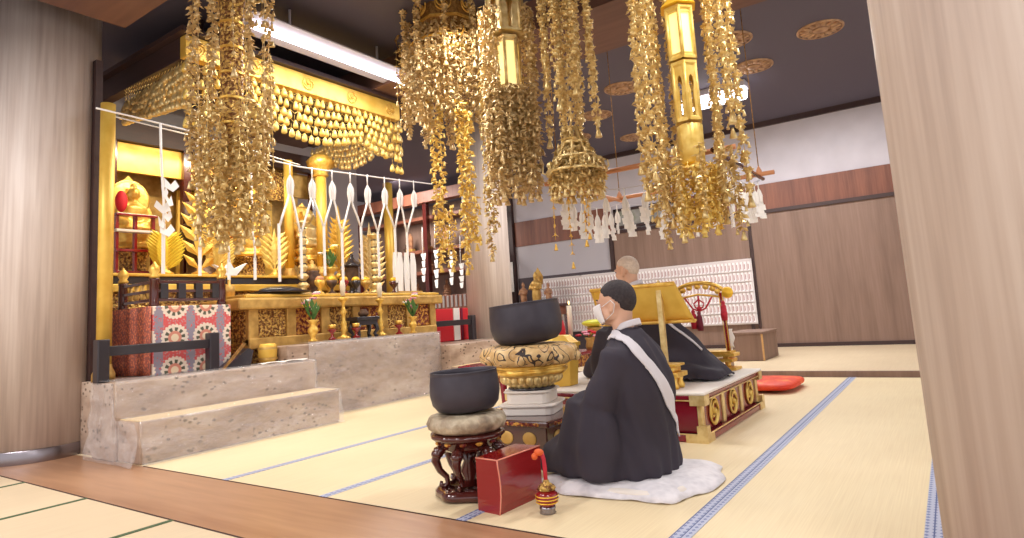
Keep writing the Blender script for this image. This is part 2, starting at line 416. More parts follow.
# far wall
struct(B((BX, -4, 0), (BX+.2, 11, 3.62)), 'wall_far', 'plaster', 'white plaster wall above the sliding doors', 'wall')
struct(B((BX-.03, -4, 2.17), (BX, 3.44, 2.585)), 'trim_%d' % k, 'red_wood', 'reddish plank lintel over the sliding doors', 'trim'); k += 1
struct(B((BX-.03, 4.86, 2.13), (BX, 6.98, 2.62)), 'trim_%d' % k, 'red_wood', 'reddish plank lintel over the grey plaster panel', 'trim'); k += 1
struct(B((BX-.07, -4, 2.12), (BX, 4.86, 2.175)), 'trim_%d' % k, 'dark_wood', 'dark rail along the top of the sliding doors', 'trim'); k += 1
struct(B((BX-.06, -4, .055), (BX, 4.86, .11)), 'trim_%d' % k, 'dark_wood', 'dark sill rail below the sliding doors', 'trim'); k += 1
for y0, y1, n in ((-1.4, 2.46, 1), (2.51, 4.86, 2)):
    d = thing('door_%d' % n, ('wide plain brown sliding door by the red cushion', 'wide plain brown sliding door behind the plaque board')[n-1], 'door', (BX-.04, y0, .11), kind='structure')
    part(B((BX-.04, y0, .11), (BX, y1, 2.12)), 'panel', 'panel_wood', d, True)
    f = MB(); f.box((BX-.06, y1-.005, .11), (BX, y1+.035, 2.12))
    part(f, 'door_frame', 'dark_wood', d, True)
struct(B((BX-.012, 4.9, 1.5), (BX, 6.98, 2.13)), 'wall_panel', 'plaster_grey', 'grey plaster panel beside the sliding doors', 'wall')
struct(B((BX-.012, 4.9, .06), (BX, 6.98, 1.5)), 'wall_dado', 'void_dark', 'dark lower wall behind the plaque board', 'wall')
struct(B((BX-.09, 7.0, .05), (BX, 7.2, 3.58)), 'trim_%d' % k, 'dark_wood', 'dark corner post beyond the round pillar', 'trim'); k += 1
struct(B((BX-.05, 4.84, .05), (BX, 4.93, 2.13)), 'trim_%d' % k, 'dark_wood', 'dark post at the end of the sliding doors', 'trim'); k += 1
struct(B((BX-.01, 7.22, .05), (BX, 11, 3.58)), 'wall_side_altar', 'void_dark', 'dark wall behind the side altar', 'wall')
# altar wall and the end wall of the side chapel
struct(B((-4, 7.2, 0), (6.4, 7.4, 3.62)), 'wall_altar', 'plaster_grey', 'grey wall behind the main altar', 'wall')
struct(B((6.4, 10.8, 0), (BX+.2, 11, 3.62)), 'wall_chapel', 'plaster_grey', 'end wall of the side chapel', 'wall')
# ceiling
struct(B((-4, -4, 3.58), (BX+.2, 11, 3.7)), 'ceiling', 'ceil_dark', 'dark ceiling set with gold medallions')
s = W(125, 28, Z=3.2)
struct(B((-4, -4, 3.2), (s.x, s.y, 3.58)), 'ceiling_outer', 'beam_wood', 'brown wooden soffit over the outer hall', 'ceiling')
b1, b2 = W(580, 60, Z=3.3), W(620, 12, Z=3.3)
struct(B((4.55, -4, 3.3), (b1.x, 9, 3.58)), 'ceiling_beam', 'beam_wood', 'wide brown ceiling beam across the inner hall', 'beam')
struct(B((b1.x+.02, -4, 3.42), (b1.x+.12, 9, 3.58)), 'trim_%d' % k, 'ceil_dark', 'dark moulding along the ceiling beam', 'trim'); k += 1
struct(B((BX-.05, -4, 3.5), (BX, 7, 3.58)), 'trim_%d' % k, 'dark_wood', 'narrow cornice where wall meets ceiling', 'trim'); k += 1

def medal_mesh():
    m = MB()
    m.lathe([(.23, .0), (.23, -.012), (.219, -.02), (.207, -.012)], 40, cap=False)
    for i in range(16):
        a = 2*PI*i/16; m.ell((.15*math.cos(a), .15*math.sin(a), -.01), (.057, .025, .016), 8, 5, Euler((0, 0, a)))
    m.ell((0, 0, -.012), (.077, .077, .02), 16, 6)
    m.lathe([(.207, -.004), (.0, -.006)], 40, cap=False)
    return m.mesh('medallion', 'medallion')
mm = medal_mesh()
for (u, v), lb in zip(((820, 29), (753, 66), (730, 40), (596, 115), (622, 88), (577, 137), (634, 137)),
    ('gold chrysanthemum ceiling medallion closest to the wooden far pillar edge', 'gold ceiling medallion just behind the LED lamp', 'gold ceiling medallion half hidden by the lantern garlands',
     'gold ceiling medallion alone between the two garland clusters', 'gold ceiling medallion above the lone one, touching the hexagonal lantern garlands', 'faint gold ceiling medallion beside the middle garlands over the white wall', 'faint gold ceiling medallion low behind the hexagonal lantern')):
    if u == 820: lb = 'gold chrysanthemum ceiling medallion standing free of all garlands near the pillar'
    p = W(u, v, Z=3.578)
    solo(mm, 'ceiling_medallion', None, lb, 'ceiling ornament', p, 'gold ceiling medallions', world=False)

# ------------------------------------------------------------------ pillars
def pillar(x, y, r, label, band):
    t = thing('round_pillar', label, 'pillar', (x, y, 0), kind='structure')
    m = MB(); m.lathe([(r, 0), (r, 3.6)], 48)
    part(m, 'shaft', 'pillar_wood', t)
    if band:
        m = MB(); m.lathe([(r+.004, 0), (r+.006, .012), (r+.006, .085), (r+.002, .09)], 48, cap=False)
        part(m, 'base_band', 'steel', t, label='polished steel band')
    return t
pillar(1.86, 5.63, .36, 'pale round wooden pillar with steel foot band by the stone steps', True)
pillar(1.95, -.245, .335, 'large pale wooden pillar in front of the sliding doors', True)
pillar(7.0, 5.25, .315, 'pale round pillar behind the large bell bowl', False)

# ------------------------------------------------------------------ stone steps and platform
def stepblock(a, b, name, label, tread=True):
    t = thing(name, label, 'step', ((a[0]+b[0])/2, (a[1]+b[1])/2, a[2]), kind='structure')
    part(MB().bbox(a, b, .012), 'block', 'stone', t, True)
    if tread:
        part(MB().bbox((a[0]+.012, a[1]+.02, b[2]-.002), (b[0]-.012, b[1]-.005, b[2]+.004), .002), 'mat', 'tread', t, True, label='straw coloured mat')
    return t
stepblock((2.0, 4.35, 0), (3.6, 4.66, .268), 'stone_step', 'lower travertine step beside the steel banded pillar')
stepblock((1.98, 4.66, 0), (3.6, 5.0, .51), 'stone_step', 'upper travertine step below the flowered brocade box', False)
stepblock((5.42, 4.35, 0), (6.62, 4.66, .268), 'stone_step', 'lower travertine step in front of the far pillar')
stepblock((5.42, 4.66, 0), (6.62, 5.0, .51), 'stone_step', 'upper travertine step below the red covered table', False)
struct(B((3.42, 4.8, 0), (5.42, 5.06, .655), .012), 'stone_platform', 'stone', 'raised travertine block in front of the gold altar table', 'platform')
struct(B((2.03, 5.06, 0), (6.62, 7.2, .51)), 'altar_stage', 'stone', 'stage floor carrying the altar', 'platform')
# clear plastic over the steps
def sheet(pts, x0, x1, amp, seed):
    def fn(u, v):
        x = x0+(x1-x0)*u; L = len(pts)-1; i = min(int(v*L), L-1); f = v*L-i
        y = pts[i][0]*(1-f)+pts[i+1][0]*f; z = pts[i][1]*(1-f)+pts[i+1][1]*f
        n = noise.noise(Vector((x*2.1+seed, y*3, z*5)))+.5*noise.noise(Vector((x*5+seed, y*7, z*11)))
        return (x, y-abs(n)*amp*(1.2 if z < .2 else .6)-.006, z+max(0, n)*amp*.3+.004)
    return MB().grid(fn, 70, 24, .0015)
solo(sheet([(4.65, .275), (4.345, .272), (4.335, .14), (4.31, .004), (4.27, .003)], 1.99, 3.6, .03, 3), 'plastic_sheet', 'plastic', 'clear plastic sheet wrinkled over the lower step by the pillar', 'plastic sheet', (2.8, 4.4, .0))
solo(sheet([(4.98, .518), (4.655, .518), (4.648, .4), (4.646, .28)], 1.975, 3.6, .018, 9), 'plastic_sheet', 'plastic', 'clear plastic sheet over the upper step under the brocade box', 'plastic sheet', (2.8, 4.7, .27))
solo(sheet([(5.0, .664), (4.795, .664), (4.79, .3), (4.77, .004), (4.7, .003)], 3.63, 5.41, .02, 5), 'plastic_sheet', 'plastic', 'clear plastic sheet hung over the raised stone block', 'plastic sheet', (4.5, 4.8, 0))
def endwrap(u, v):
    y = 4.335+.66*u; h = (.268 if y < 4.655 else .51)
    z = h*v; n = noise.noise(Vector((y*4, z*6, 2.)))
    return (1.975-.045*(1-v)**3-abs(n)*.05*(1-.5*v), y-.04*(1-v)*(1-u)+.02*n, z+.003)
solo(MB().grid(endwrap, 30, 16, .0015), 'plastic_sheet', 'plastic', 'clear plastic bunched around the step ends at the pillar foot', 'plastic sheet', (1.95, 4.6, 0))
p = W(283, 363, Z=.515)
solo(MB().grid(lambda u, v: (3.12+.46*u, 4.72+.07*v+.01*u, .523+.012*abs(math.sin(u*7+v*3))), 16, 8, .004), 'folded_cloth', 'white_cloth', 'white folded cloth lying at the end of the upper step', 'cloth', (3.3, 4.8, .512))

# ------------------------------------------------------------------ ceiling lamps seen in the photo
LZ = 3.3
a, b = W(247, 25, Z=LZ), W(407, 83, Z=LZ)
yv = (a.y+b.y)/2
t = thing('fluorescent_lamp', 'long bare fluorescent tube lamp above the gold canopy edge', 'lamp', (a.x, yv, LZ))
m = MB(); m.cyl((a.x, yv, LZ), (b.x, yv, LZ), .023, seg=16); part(m, 'tube', 'tube', t, True, label='glowing white tube')
m = MB(); m.prism([(-.2, .02), (-.03, .05), (.03, .05), (.2, .02), (.2, .03), (.04, .075), (-.04, .075), (-.2, .03)], frame4((0, 1, 0), (0, 0, 1), (1, 0, 0), ((a.x+b.x)/2, yv, LZ)), b.x-a.x+.12)
part(m, 'hood', 'hood', t, True)
for x in (a.x, b.x):
    m = MB(); m.box((x-.015, yv-.025, LZ-.03), (x+.015, yv+.03, LZ+.055)); part(m, 'socket', 'fixture', t, True)
for x in (a.x+.4, b.x-.4):
    m = MB(); m.cyl((x, yv, LZ+.07), (x, yv, 3.58), .012, seg=8); part(m, 'hanger', 'fixture', t, True)
def area(name, loc, size, sy, energy, col=(1, .95, .9), aim=(0, 0, -1)):
    d = bpy.data.lights.new(name, 'AREA'); d.shape = 'RECTANGLE'; d.size = size; d.size_y = sy; d.energy = energy; d.color = col
    o = bpy.data.objects.new(name, d); COL.objects.link(o); o.location = loc
    o.rotation_euler = Vector(aim).to_track_quat('-Z', 'Y').to_euler(); return o
area('tube_light', ((a.x+b.x)/2, yv, LZ-.03), b.x-a.x, .05, 30, (1, .97, .98))
a, b = W(676, 106, Z=3.45), W(748, 93, Z=3.45)
xv = (a.x+b.x)/2
t = thing('led_lamp', 'short white LED ceiling lamp behind the hexagonal lantern', 'lamp', (xv, (a.y+b.y)/2, 3.45))
m = MB(); m.lathe([(.0, 0), (.085, .006), (.1, .02), (.1, abs(a.y-b.y)-.02), (.085, abs(a.y-b.y)-.006), (0, abs(a.y-b.y))], 16, (xv, b.y, 3.45), Matrix.Rotation(-PI/2, 3, 'X')); part(m, 'diffuser', 'led', t, True, label='glowing white diffuser')
m = MB(); m.bbox((xv-.11, b.y-.02, 3.5), (xv+.11, a.y+.02, 3.58), .008); part(m, 'housing', 'fixture', t, True)
area('led_light', (xv, (a.y+b.y)/2, 3.33), .1, .7, 70, (1, .98, .97))
# ------------------------------------------------------------------ people
def ring(c, rx, ry, n=28, e=2.2, rot=0., flat=None):
    """superellipse ring in a horizontal plane around c"""
    out = []
    for k in range(n):
        a = 2*PI*k/n; ca, sa = math.cos(a), math.sin(a)
        x = rx*math.copysign(abs(ca)**(2/e), ca); y = ry*math.copysign(abs(sa)**(2/e), sa)
        out.append(Vector((c[0]+x*math.cos(rot)-y*math.sin(rot), c[1]+x*math.sin(rot)+y*math.cos(rot), c[2])))
    return out
def lobe(m, pts, rs, seg=14):
    """tapered limb through pts with radii rs, rounded ends"""
    pts = [Vector(p) for p in pts]
    m.tube([pts[0]+(pts[0]-pts[1]).normalized()*rs[0]*.5]+pts+[pts[-1]+(pts[-1]-pts[-2]).normalized()*rs[-1]*.5], [rs[0]*.6]+list(rs)+[rs[-1]*.6], seg)
def hand(m, wrist, d, pal, side):
    """palm, four curled fingers and a thumb; d: pointing, pal: palm normal, side: +1/-1 thumb side"""
    d = Vector(d).normalized(); pal = Vector(pal).normalized(); sd = d.cross(pal)*side; w = Vector(wrist)
    m.ell(w+d*.045, (.04, .05, .018), 12, 8, frame4(sd, d, pal, (0, 0, 0)).to_euler())
    for i, (o, L) in enumerate(((.028, .068), (.01, .078), (-.009, .072), (-.027, .056))):
        b = w+d*.082+sd*o
        p1 = b+d*L*.45+pal*L*.1; p2 = p1+d*L*.3+pal*L*.25; p3 = p2+d*L*.1+pal*L*.28
        m.tube([b-d*.02, b, p1, p2, p3], [.0085, .009, .0085, .008, .0065], 8)
    b = w+d*.03+sd*.034; m.tube([b-sd*.012, b+sd*.012+d*.02, b+sd*.018+d*.045+pal*.012, b+sd*.012+d*.062+pal*.02], [.011, .011, .0095, .0075], 8)
def head_mesh(m, c, yaw, pitch=0.):
    """skull, jaw, nose, lips, ears and neck, looking along local +Y turned by yaw (left positive)"""
    Rm = Matrix.Rotation(yaw, 4, 'Z') @ Matrix.Rotation(pitch, 4, 'X'); c = Vector(c)
    HS = .93
    def T(p): return c+(Rm@Vector(p))*HS
    q = Rm.to_3x3().to_euler()
    def el(p, r, rr=None, seg=20, rings=14): m.ell(T(p), [x_*HS for x_ in r], seg, rings, (Rm.to_3x3()@(rr.to_matrix() if rr else Matrix.Identity(3))).to_euler())
    el((0, -.012, .03), (.075, .098, .092)); el((0, .012, .0), (.068, .08, .09))
    el((0, .034, -.055), (.054, .056, .056)); el((0, .066, -.082), (.026, .02, .022))
    for s in (-1, 1):
        el((s*.05, .02, -.05), (.022, .05, .035)); el((s*.045, .055, -.022), (.026, .03, .026))
        el((s*.03, .081, .022), (.026, .012, .012)); 
        el((s*.078, -.012, -.012), (.009, .021, .034), Euler((.25, 0, s*.35))); el((s*.08, -.006, -.036), (.008, .012, .012))
    el((0, .094, -.008), (.011, .014, .024), Euler((-.35, 0, 0))); el((0, .102, -.022), (.014, .013, .011))
    el((0, .085, -.052), (.024, .011, .007)); el((0, .083, -.063), (.021, .011, .008))
    m.tube([T((0, -.03, -.02)), T((0, -.022, -.08)), c+Vector((0, -.03, -.14)), c+Vector((0, -.04, -.2))], [.052, .05, .052, .07], 18)
    return T, q, Rm
def head_parts(par, T, Rm, hair_mat, full, mask):
    rm = Rm.to_3x3()
    for s in (-1, 1):
        e = MB(); e.ell(T((s*.031, .084, .008)), (.012, .008, .006), 10, 6, rm.to_euler()); part(e, 'eye', 'eye', par)
        if full:
            e = MB(); e.tube([T((s*.014, .094, .028)), T((s*.032, .093, .034)), T((s*.05, .078, .03))], [.003, .0045, .003], 6); part(e, 'eyebrow', 'hair', par)
    h = MB()
    def hairline(p):        # p on the unit sphere: keep what lies above the hairline
        y, z = p.y, p.z
        return z > (-.86+1.12*max(0, y+.5)+(.3 if abs(p.x) > .8 and y > -.3 and z < .1 else 0))
    n, rr = 96, 64; vs = []
    cc = Vector((0, -.013, .03)); rad = Vector((.0795, .1025, .0965)) if full else Vector((.0772, .1, .0942))
    idx = {}; fs = []
    for j in range(rr+1):
        for k_ in range(n):
            th = PI*j/rr; ph = 2*PI*k_/n
            p = Vector((math.sin(th)*math.cos(ph), math.sin(th)*math.sin(ph), math.cos(th)))
            idx[j, k_] = (len(vs), p); q = cc+Vector((p.x*rad.x, p.y*rad.y, p.z*rad.z))
            if p.z < 0: q.x *= 1+.05*p.z; q.y += .01*p.z
            vs.append(T(q))
    for j in range(rr):
        for k_ in range(n):
            k2 = (k_+1) % n; g = [idx[j, k_], idx[j+1, k_], idx[j+1, k2], idx[j, k2]]
            if all(hairline(a[1]) for a in g): fs.append([a[0] for a in g])
    used = sorted({i for f in fs for i in f}); mp = {i: q for q, i in enumerate(used)}
    h.raw([vs[i] for i in used], [[mp[i] for i in f] for f in fs], True)
    ho = part(h, 'hair', hair_mat, par)
    sd = ho.modifiers.new('s', 'SOLIDIFY'); sd.thickness = .01; sd.offset = -1
    if mask:
        k_ = MB()
        def mf(u, v):
            a = (u-.5)*2.3; z = -.098+.098*v
            bul = .012*math.cos(a)*(1-abs(2*v-1)**2)+ (.02*math.exp(-(a/.3)**2)*(.35+.65*v))
            rx = .073+(.008*v)+bul*.4; ry = .09+.012*v-.014*(1-v)+bul
            return T((rx*math.sin(a), .012+ry*math.cos(a), z+.012*math.sin(a)**2))
        k_.grid(mf, 26, 10, .002); mo = part(k_, 'face_mask', 'mask', par)
        for s in (-1, 1):
            lp = MB()
            e0 = T((s*.0725, .048, -.008)); e1 = T((s*.066, .04, -.078))
            lp.tube([e0, T((s*.083, .012, .006)), T((s*.087, -.016, .018)), T((s*.089, -.036, -.004)), T((s*.084, -.02, -.045)), e1], .0018, 5)
            part(lp, 'ear_loop', 'mask', mo)

def monk(name, label, loc, rz, yaw, pitch, opts):
    t = thing(name, label, 'person', loc, rz)
    HC = Vector((0, .03, .775)) + Vector(opts.get('head', (0, 0, 0)))
    b = MB()
    T, q, Rm = head_mesh(b, HC, yaw, pitch)
    # trunk, arms, folded legs under the robe, all in one skin
    b.loft([ring(c, rx, ry) for c, rx, ry in (((0, -.03, .04), .12, .09), ((0, -.04, .16), .13, .1), ((0, -.045, .3), .12, .09), ((0, -.03, .42), .15, .1), ((0, -.02, .52), .165, .095), ((0, -.015, .585), .12, .07), ((0, -.01, .625), .055, .05))])
    for s in (-1, 1):
        lobe(b, [(s*.155, -.02, .535), (s*.195, .0, .4), (s*.195, .03, .315)], [.05, .044, .04])
        lobe(b, [(s*.195, .03, .315), (s*.14, .1, .29), (s*.075, .14, .275)], [.04, .034, .027])
        hand(b, (s*.072, .142, .272), (-s*.75, .5, .05), (0, -.5, .3), -s)
        lobe(b, [(s*.1, -.04, .1), (s*.11, .15, .1), (s*.11, .28, .08)], [.075, .07, .05])
        lobe(b, [(s*.11, .28, .06), (s*.1, .12, .055), (s*.08, -.06, .05)], [.05, .05, .035])
    part(fused(b, 'body', 'skin', .0062, 2), 'body', None, t)
    head_parts(t, T, Rm, opts['hair'], opts['full'], opts['mask'])
    # robe: trunk, wide sleeves and skirt as one cloth
    r = MB()
    tr = opts.get('train', 0.)
    r.loft([ring(c, rx, ry, e=e) for c, rx, ry, e in (
        ((0, .14-tr*.2, .0), .255, .33+tr*.16, 2.8), ((0, .14-tr*.2, .03), .26, .335+tr*.16, 2.8), ((0, .125-tr*.14, .1), .25, .32+tr*.1, 2.6), ((0, .075, .17), .22, .265, 2.5), ((0, -.01, .26), .19, .185, 2.3),
        ((0, -.05, .34), .19, .155, 2.3), ((0, -.055, .42), .19, .145, 2.3), ((0, -.045, .5), .19, .13, 2.3), ((0, -.035, .56), .172, .112, 2.2), ((0, -.03, .6), .128, .092, 2.1), ((0, -.025, .635), .082, .075, 2), ((0, -.02, .66), .064, .066, 2))])
    for s in (-1, 1):
        lobe(r, [(s*.155, -.03, .535), (s*.195, .0, .42), (s*.2, .04, .33)], [.07, .075, .08])
        # hanging sleeve: a flat wide bag below the forearm
        r.loft([ring((s*x, y, z), rx, ry, 20, 2.2, s*ro) for x, y, z, rx, ry, ro in ((.15, .17, .345, .05, .03, .9), (.165, .13, .34, .08, .14, .5), (.19, .11, .25, .085, .17, .4), (.205, .12, .14, .09, .19, .35), (.21, .14, .03, .085, .2, .35), (.21, .14, .01, .075, .18, .35))])
        lobe(r, [(s*.19, .04, .32), (s*.14, .15, .3), (s*.07, .24, .28)], [.08, .075, .07])
    if tr:
        r.loft([ring((-.02, -.33, .0), .25, .37, 28, 2.6), ring((-.02, -.31, .06), .24, .34, 28, 2.5), ring((-.02, -.25, .17), .215, .27, 28, 2.4), ring((-.01, -.2, .3), .19, .21, 28, 2.3), ring((0, -.12, .44), .175, .14, 28, 2.2), ring((0, -.06, .56), .14, .09, 28, 2.1)])
        r.loft([ring((-tr*.2+.05, -.39, .0), .2, .32, 24, 2.6), ring((-tr*.2+.05, -.38, .05), .18, .3, 24, 2.5), ring((-tr*.18, -.22, .12), .17, .17, 24, 2.4), ring((0, -.16, .2), .14, .12, 24)])
    me = fused(r, 'robe', 'robe', .0125, 4)
    for v in me.vertices:
        p = v.co; n = v.normal
        k_ = .5+.5*min(1, max(0, (.5-p.z)/.35))
        a = math.atan2(p.y, p.x)
        f = .008*math.sin(a*13+p.z*9+4*noise.noise(p*3.))*k_ + .007*noise.noise(p*7.)
        if p.z > .62: f = 0
        v.co = p+n*f
    ro = part(me, 'robe', None, t)
    # white under-collar: a ring standing just above the robe neck, open at the throat
    m = MB()
    def col(u, v):
        a = -PI*.5+(u-.5)*2*PI*.86; z = .652+.03*v+.02*math.cos(a+PI/2)-.045*max(0, math.sin(a))
        rr = .066-.006*v
        return (rr*math.cos(a)*1.03, -.02+rr*math.sin(a)*1.08, z)
    m.grid(col, 30, 4, .004); part(m, 'collar', 'stole', t, label='white under-collar')
    return t, ro
def drape(par, pts, w, mat_, robe, label, name='stole', th=.006):
    """a band laid on the robe along pts (local, roughly outside the robe), shrunk onto it"""
    m = MB(); pts = [Vector(p) for p in pts]; n = len(pts)-1
    def fn(u, v):
        f = u*n; i = min(int(f), n-1); g = f-i
        a = pts[max(i-1, 0)]; b = pts[i]; c = pts[i+1]; d = pts[min(i+2, n)]
        p = .5*((2*b)+(c-a)*g+(2*a-5*b+4*c-d)*g*g+(3*b-a-3*c+d)*g**3)
        tg = (c-b).normalized(); out = Vector((p.x, p.y+.05, .0)).normalized(); sd = tg.cross(out).normalized()
        return p+sd*(v-.5)*w
    m.grid(fn, 60, 8, 0)
    o = part(m, name, mat_, par, label=label)
    s = o.modifiers.new('w', 'SHRINKWRAP'); s.target = robe; s.wrap_method = 'NEAREST_SURFACEPOINT'; s.wrap_mode = 'OUTSIDE_SURFACE'; s.offset = .01
    k_ = o.modifiers.new('s', 'SOLIDIFY'); k_.thickness = th; k_.offset = 1
    return o

MX, MY = 2.815, 1.315
# lace cushion cover under the kneeling monk
def cush(u, v):
    a = 2*PI*u; rr = v; e = 3.2
    ca, sa = math.cos(a), math.sin(a)
    x = .37*math.copysign(abs(ca)**(2/e), ca); y = .39*math.copysign(abs(sa)**(2/e), sa)
    z = .045*(1-rr**6)+.004+.006*noise.noise(Vector((x*rr*6, y*rr*6, 1)))*(1 if rr < .97 else 0)+.012*max(0, rr-.75)*math.sin(a*19)
    return (MX+.02+x*rr*(1+.05*math.sin(a*7)), MY+.02+y*rr*(1+.05*math.sin(a*7)), max(.003, z))
t = thing('floor_cushion', 'floor cushion under a white lace cloth beneath the masked monk', 'cushion', (MX, MY, 0))
m = MB().grid(cush, 90, 14, 0)
o = part(m, 'lace_cover', 'lace', t, True); sd = o.modifiers.new('s', 'SOLIDIFY'); sd.thickness = .003; sd.offset = -1
m = MB(); m.loft([ring((MX, MY, z), r, r, 32, 4) for z, r in ((.001, .29), (.012, .31), (.026, .31), (.034, .29))]); part(m, 'pad', 'white_cloth', t, True)
t1, ro1 = monk('person', 'kneeling person in black robe with white sash and face mask', (MX, MY, .045), math.radians(-4), math.radians(3), math.radians(-5),
               dict(hair='hair', full=True, mask=True, head=(0, 0, .0)))
drape(t1, [(-.09, .05, .645), (-.115, -.02, .645), (-.12, -.1, .59), (-.1, -.17, .5), (-.055, -.2, .41), (-.01, -.21, .33), (.05, -.21, .26), (.12, -.2, .2), (.17, -.17, .16)], .062, 'stole', ro1, 'white sash across the back')

# ------------------------------------------------------------------ the dais
DX0, DX1, DY0, DY1, DZ = 3.65, 4.95, 1.25, 2.62, .285
t = thing('lacquer_dais', 'low crimson lacquer dais with gold fittings under the seated bald person', 'dais', ((DX0+DX1)/2, (DY0+DY1)/2, 0))
m = MB(); m.bbox((DX0+.03, DY0+.03, .045), (DX1-.03, DY1-.03, .245), .006); part(m, 'body', 'crimson', t, True)
m = MB(); m.bbox((DX0-.015, DY0-.015, 0), (DX1+.015, DY1+.015, .045), .01); part(m, 'plinth', 'crimson', t, True)
for z in (.047, .238):
    m = MB(); m.tube([(DX0-.014, DY0-.014, z), (DX1+.014, DY0-.014, z)], .0045, 5); part(m, 'gilt_line', 'gold_pale', t, True, label='thin gilt edge line')
    m = MB(); m.tube([(DX0-.014, DY0-.014, z), (DX0-.014, DY1, z)], .0045, 5); part(m, 'gilt_line', 'gold_pale', t, True, label='thin gilt edge line')
m = MB(); m.bbox((DX0-.01, DY0-.01, .24), (DX1+.01, DY1+.01, .27), .008); part(m, 'top_rim', 'crimson', t, True)
m = MB(); m.bbox((DX0-.02, DY0-.022, .268), (DX1+.02, DY1+.02, .285), .007); part(m, 'top_cloth', 'white_cloth', t, True, label='white cloth top')
for (x, y) in ((DX0, DY0), (DX1, DY0), (DX0, DY1), (DX1, DY1)):
    sx = 1 if x == DX0 else -1; sy = 1 if y == DY0 else -1
    L = .13
    for (z0, z1, L_, nm) in ((0, .045, .11, 'foot_fitting'), (.045, .095, .04, 'lower_fitting'), (.21, .268, .07, 'upper_fitting')):
        m = MB(); p = [(x-sx*.02, y-sy*.02), (x+sx*L_, y-sy*.02), (x+sx*L_*.86, y+sy*.02), (x+sx*.022, y+sy*.022), (x+sx*.02, y+sy*L_*.86), (x-sx*.02, y+sy*L_)]
        if sx*sy < 0: p.reverse()
        m.loft([[Vector((a_, b_, z)) for a_, b_ in p] for z in (z0, z1)], False)
        part(m, nm, 'gold_pale', t, True, label='gold corner fitting')
for i in range(4):
    x = DX0+.035+(DX1-DX0-.07)*i/3
    m = MB(); m.bbox((x-.026, DY0+.012, .045), (x+.026, DY0+.04, .245), .005); part(m, 'post', 'gold_pale', t, True, label='gilt post')
def medal(m, c, nx, r):
    """pierced round fitting: ring, scrolls, boss; lies in the plane with normal along nx"""
    c = Vector(c); n = Vector(nx); up = Vector((0, 0, 1)); sd = up.cross(n)
    P = lambda a, rr: c+sd*rr*math.cos(a)+up*rr*math.sin(a)
    m.tube([P(2*PI*k/24, r) for k in range(25)], r*.1, 6)
    for q in range(3):
        a0 = 2*PI*q/3+.5
        m.tube([P(a0+s_*.32, r*(.9-.085*s_)) for s_ in range(8)], [r*.13*(1-.07*s_) for s_ in range(8)], 6)
    m.ell(c, (r*.25,)*3, 10, 6)
for i in range(3):
    x = DX0+.035+(DX1-DX0-.07)*(i+.5)/3
    m = MB(); m.box((x-.17, DY0+.022, .055), (x+.17, DY0+.03, .235)); part(m, 'panel', 'crimson', t, True)
    m = MB(); medal(m, (x, DY0+.014, .145), (0, -1, 0), .078); part(m, 'pierced_fitting', 'gold_yellow', t, True, label='round pierced gold fitting')
for y in (DY0+.36, DY1-.3):
    m = MB(); medal(m, (DX0+.022, y, .145), (-1, 0, 0), .07); part(m, 'pierced_fitting', 'gold_pale', t, True, label='round pierced gold fitting')

t2, ro2 = monk('person', 'bald person in black robe seated on the crimson dais', (4.45, 1.98, .3), math.radians(-2), math.radians(-6), math.radians(-8),
               dict(hair='stubble', full=False, mask=False, train=1.0, head=(0, .0, -.0)))
drape(t2, [(-.09, .03, .66), (-.12, -.08, .61), (-.13, -.2, .52), (-.12, -.3, .42), (-.1, -.42, .3), (-.06, -.55, .2)], .035, 'stole', ro2, 'white edge of an under-robe')

# ------------------------------------------------------------------ gold lectern beside the seated monk
LX = 3.8
pb = W(668, 388, X=LX); pt = W(664, 300, X=LX)
t = thing('gold_lectern', 'gilded lectern with a sloping panel on the dais edge', 'lectern', (LX, pb.y, .287))
y0 = pb.y; z0 = .287
m = MB()
for s in (-1, 1):
    m.lathe([(.03, 0), (.034, .02), (.022, .04), (.026, .06), (.018, .075)], 10, (LX-.04, y0+s*.055, z0)); m.lathe([(.03, 0), (.034, .02), (.022, .04), (.026, .06), (.018, .075)], 10, (LX+.06, y0+s*.055, z0))
m.bbox((LX-.085, y0-.1, z0+.07), (LX+.1, y0+.1, z0+.1), .006)
m.bbox((LX-.06, y0-.07, z0+.1), (LX+.075, y0+.07, z0+.135), .01)
m.bbox((LX-.075, y0-.09, z0+.135), (LX+.09, y0+.09, z0+.15), .004)
part(m, 'base', 'gold', t, True)
m = MB(); m.prism([(-.016, 0), (.016, 0), (.016, .5), (0, .53), (-.016, .5)], frame4((0, 1, 0), (0, 0, 1), (1, 0, 0), (LX, y0, z0+.14)), .03); part(m, 'column', 'gold_pale', t, True)
# the panel: leans back towards the reader
Pl = [W(592, 290, X=LX-.02), W(683, 281, X=LX-.02), W(691, 317, X=LX+.09), W(639, 326, X=LX+.09)]
ym = (Pl[0].y+Pl[1].y)/2
pc = [Vector((LX-.03, 1.98, .925)), Vector((LX-.03, 1.395, .93)), Vector((LX+.1, 1.335, .69)), Vector((LX+.1, 1.98, .69))]
def lp(u, v): 
    a = pc[0].lerp(pc[1], u); b = pc[3].lerp(pc[2], u); p = a.lerp(b, v); return p+Vector((-.014*math.sin(PI*v)*math.sin(PI*u), 0, 0))
m = MB(); m.grid(lambda u, v: lp(v, u), 10, 16, .014); part(m, 'reading_panel', 'gold_leaf', t, True)
m = MB(); m.tube([pc[0], pc[1]], .013, 8); m.tube([pc[3]+Vector((.02, 0, -.0)), pc[2]+Vector((.02, 0, 0))], .011, 8); part(m, 'panel_edge', 'gold', t, True)
m = MB(); m.bbox((LX+.06, 1.34, .685), (LX+.17, 1.98, .7), .004); part(m, 'book_ledge', 'gold', t, True)

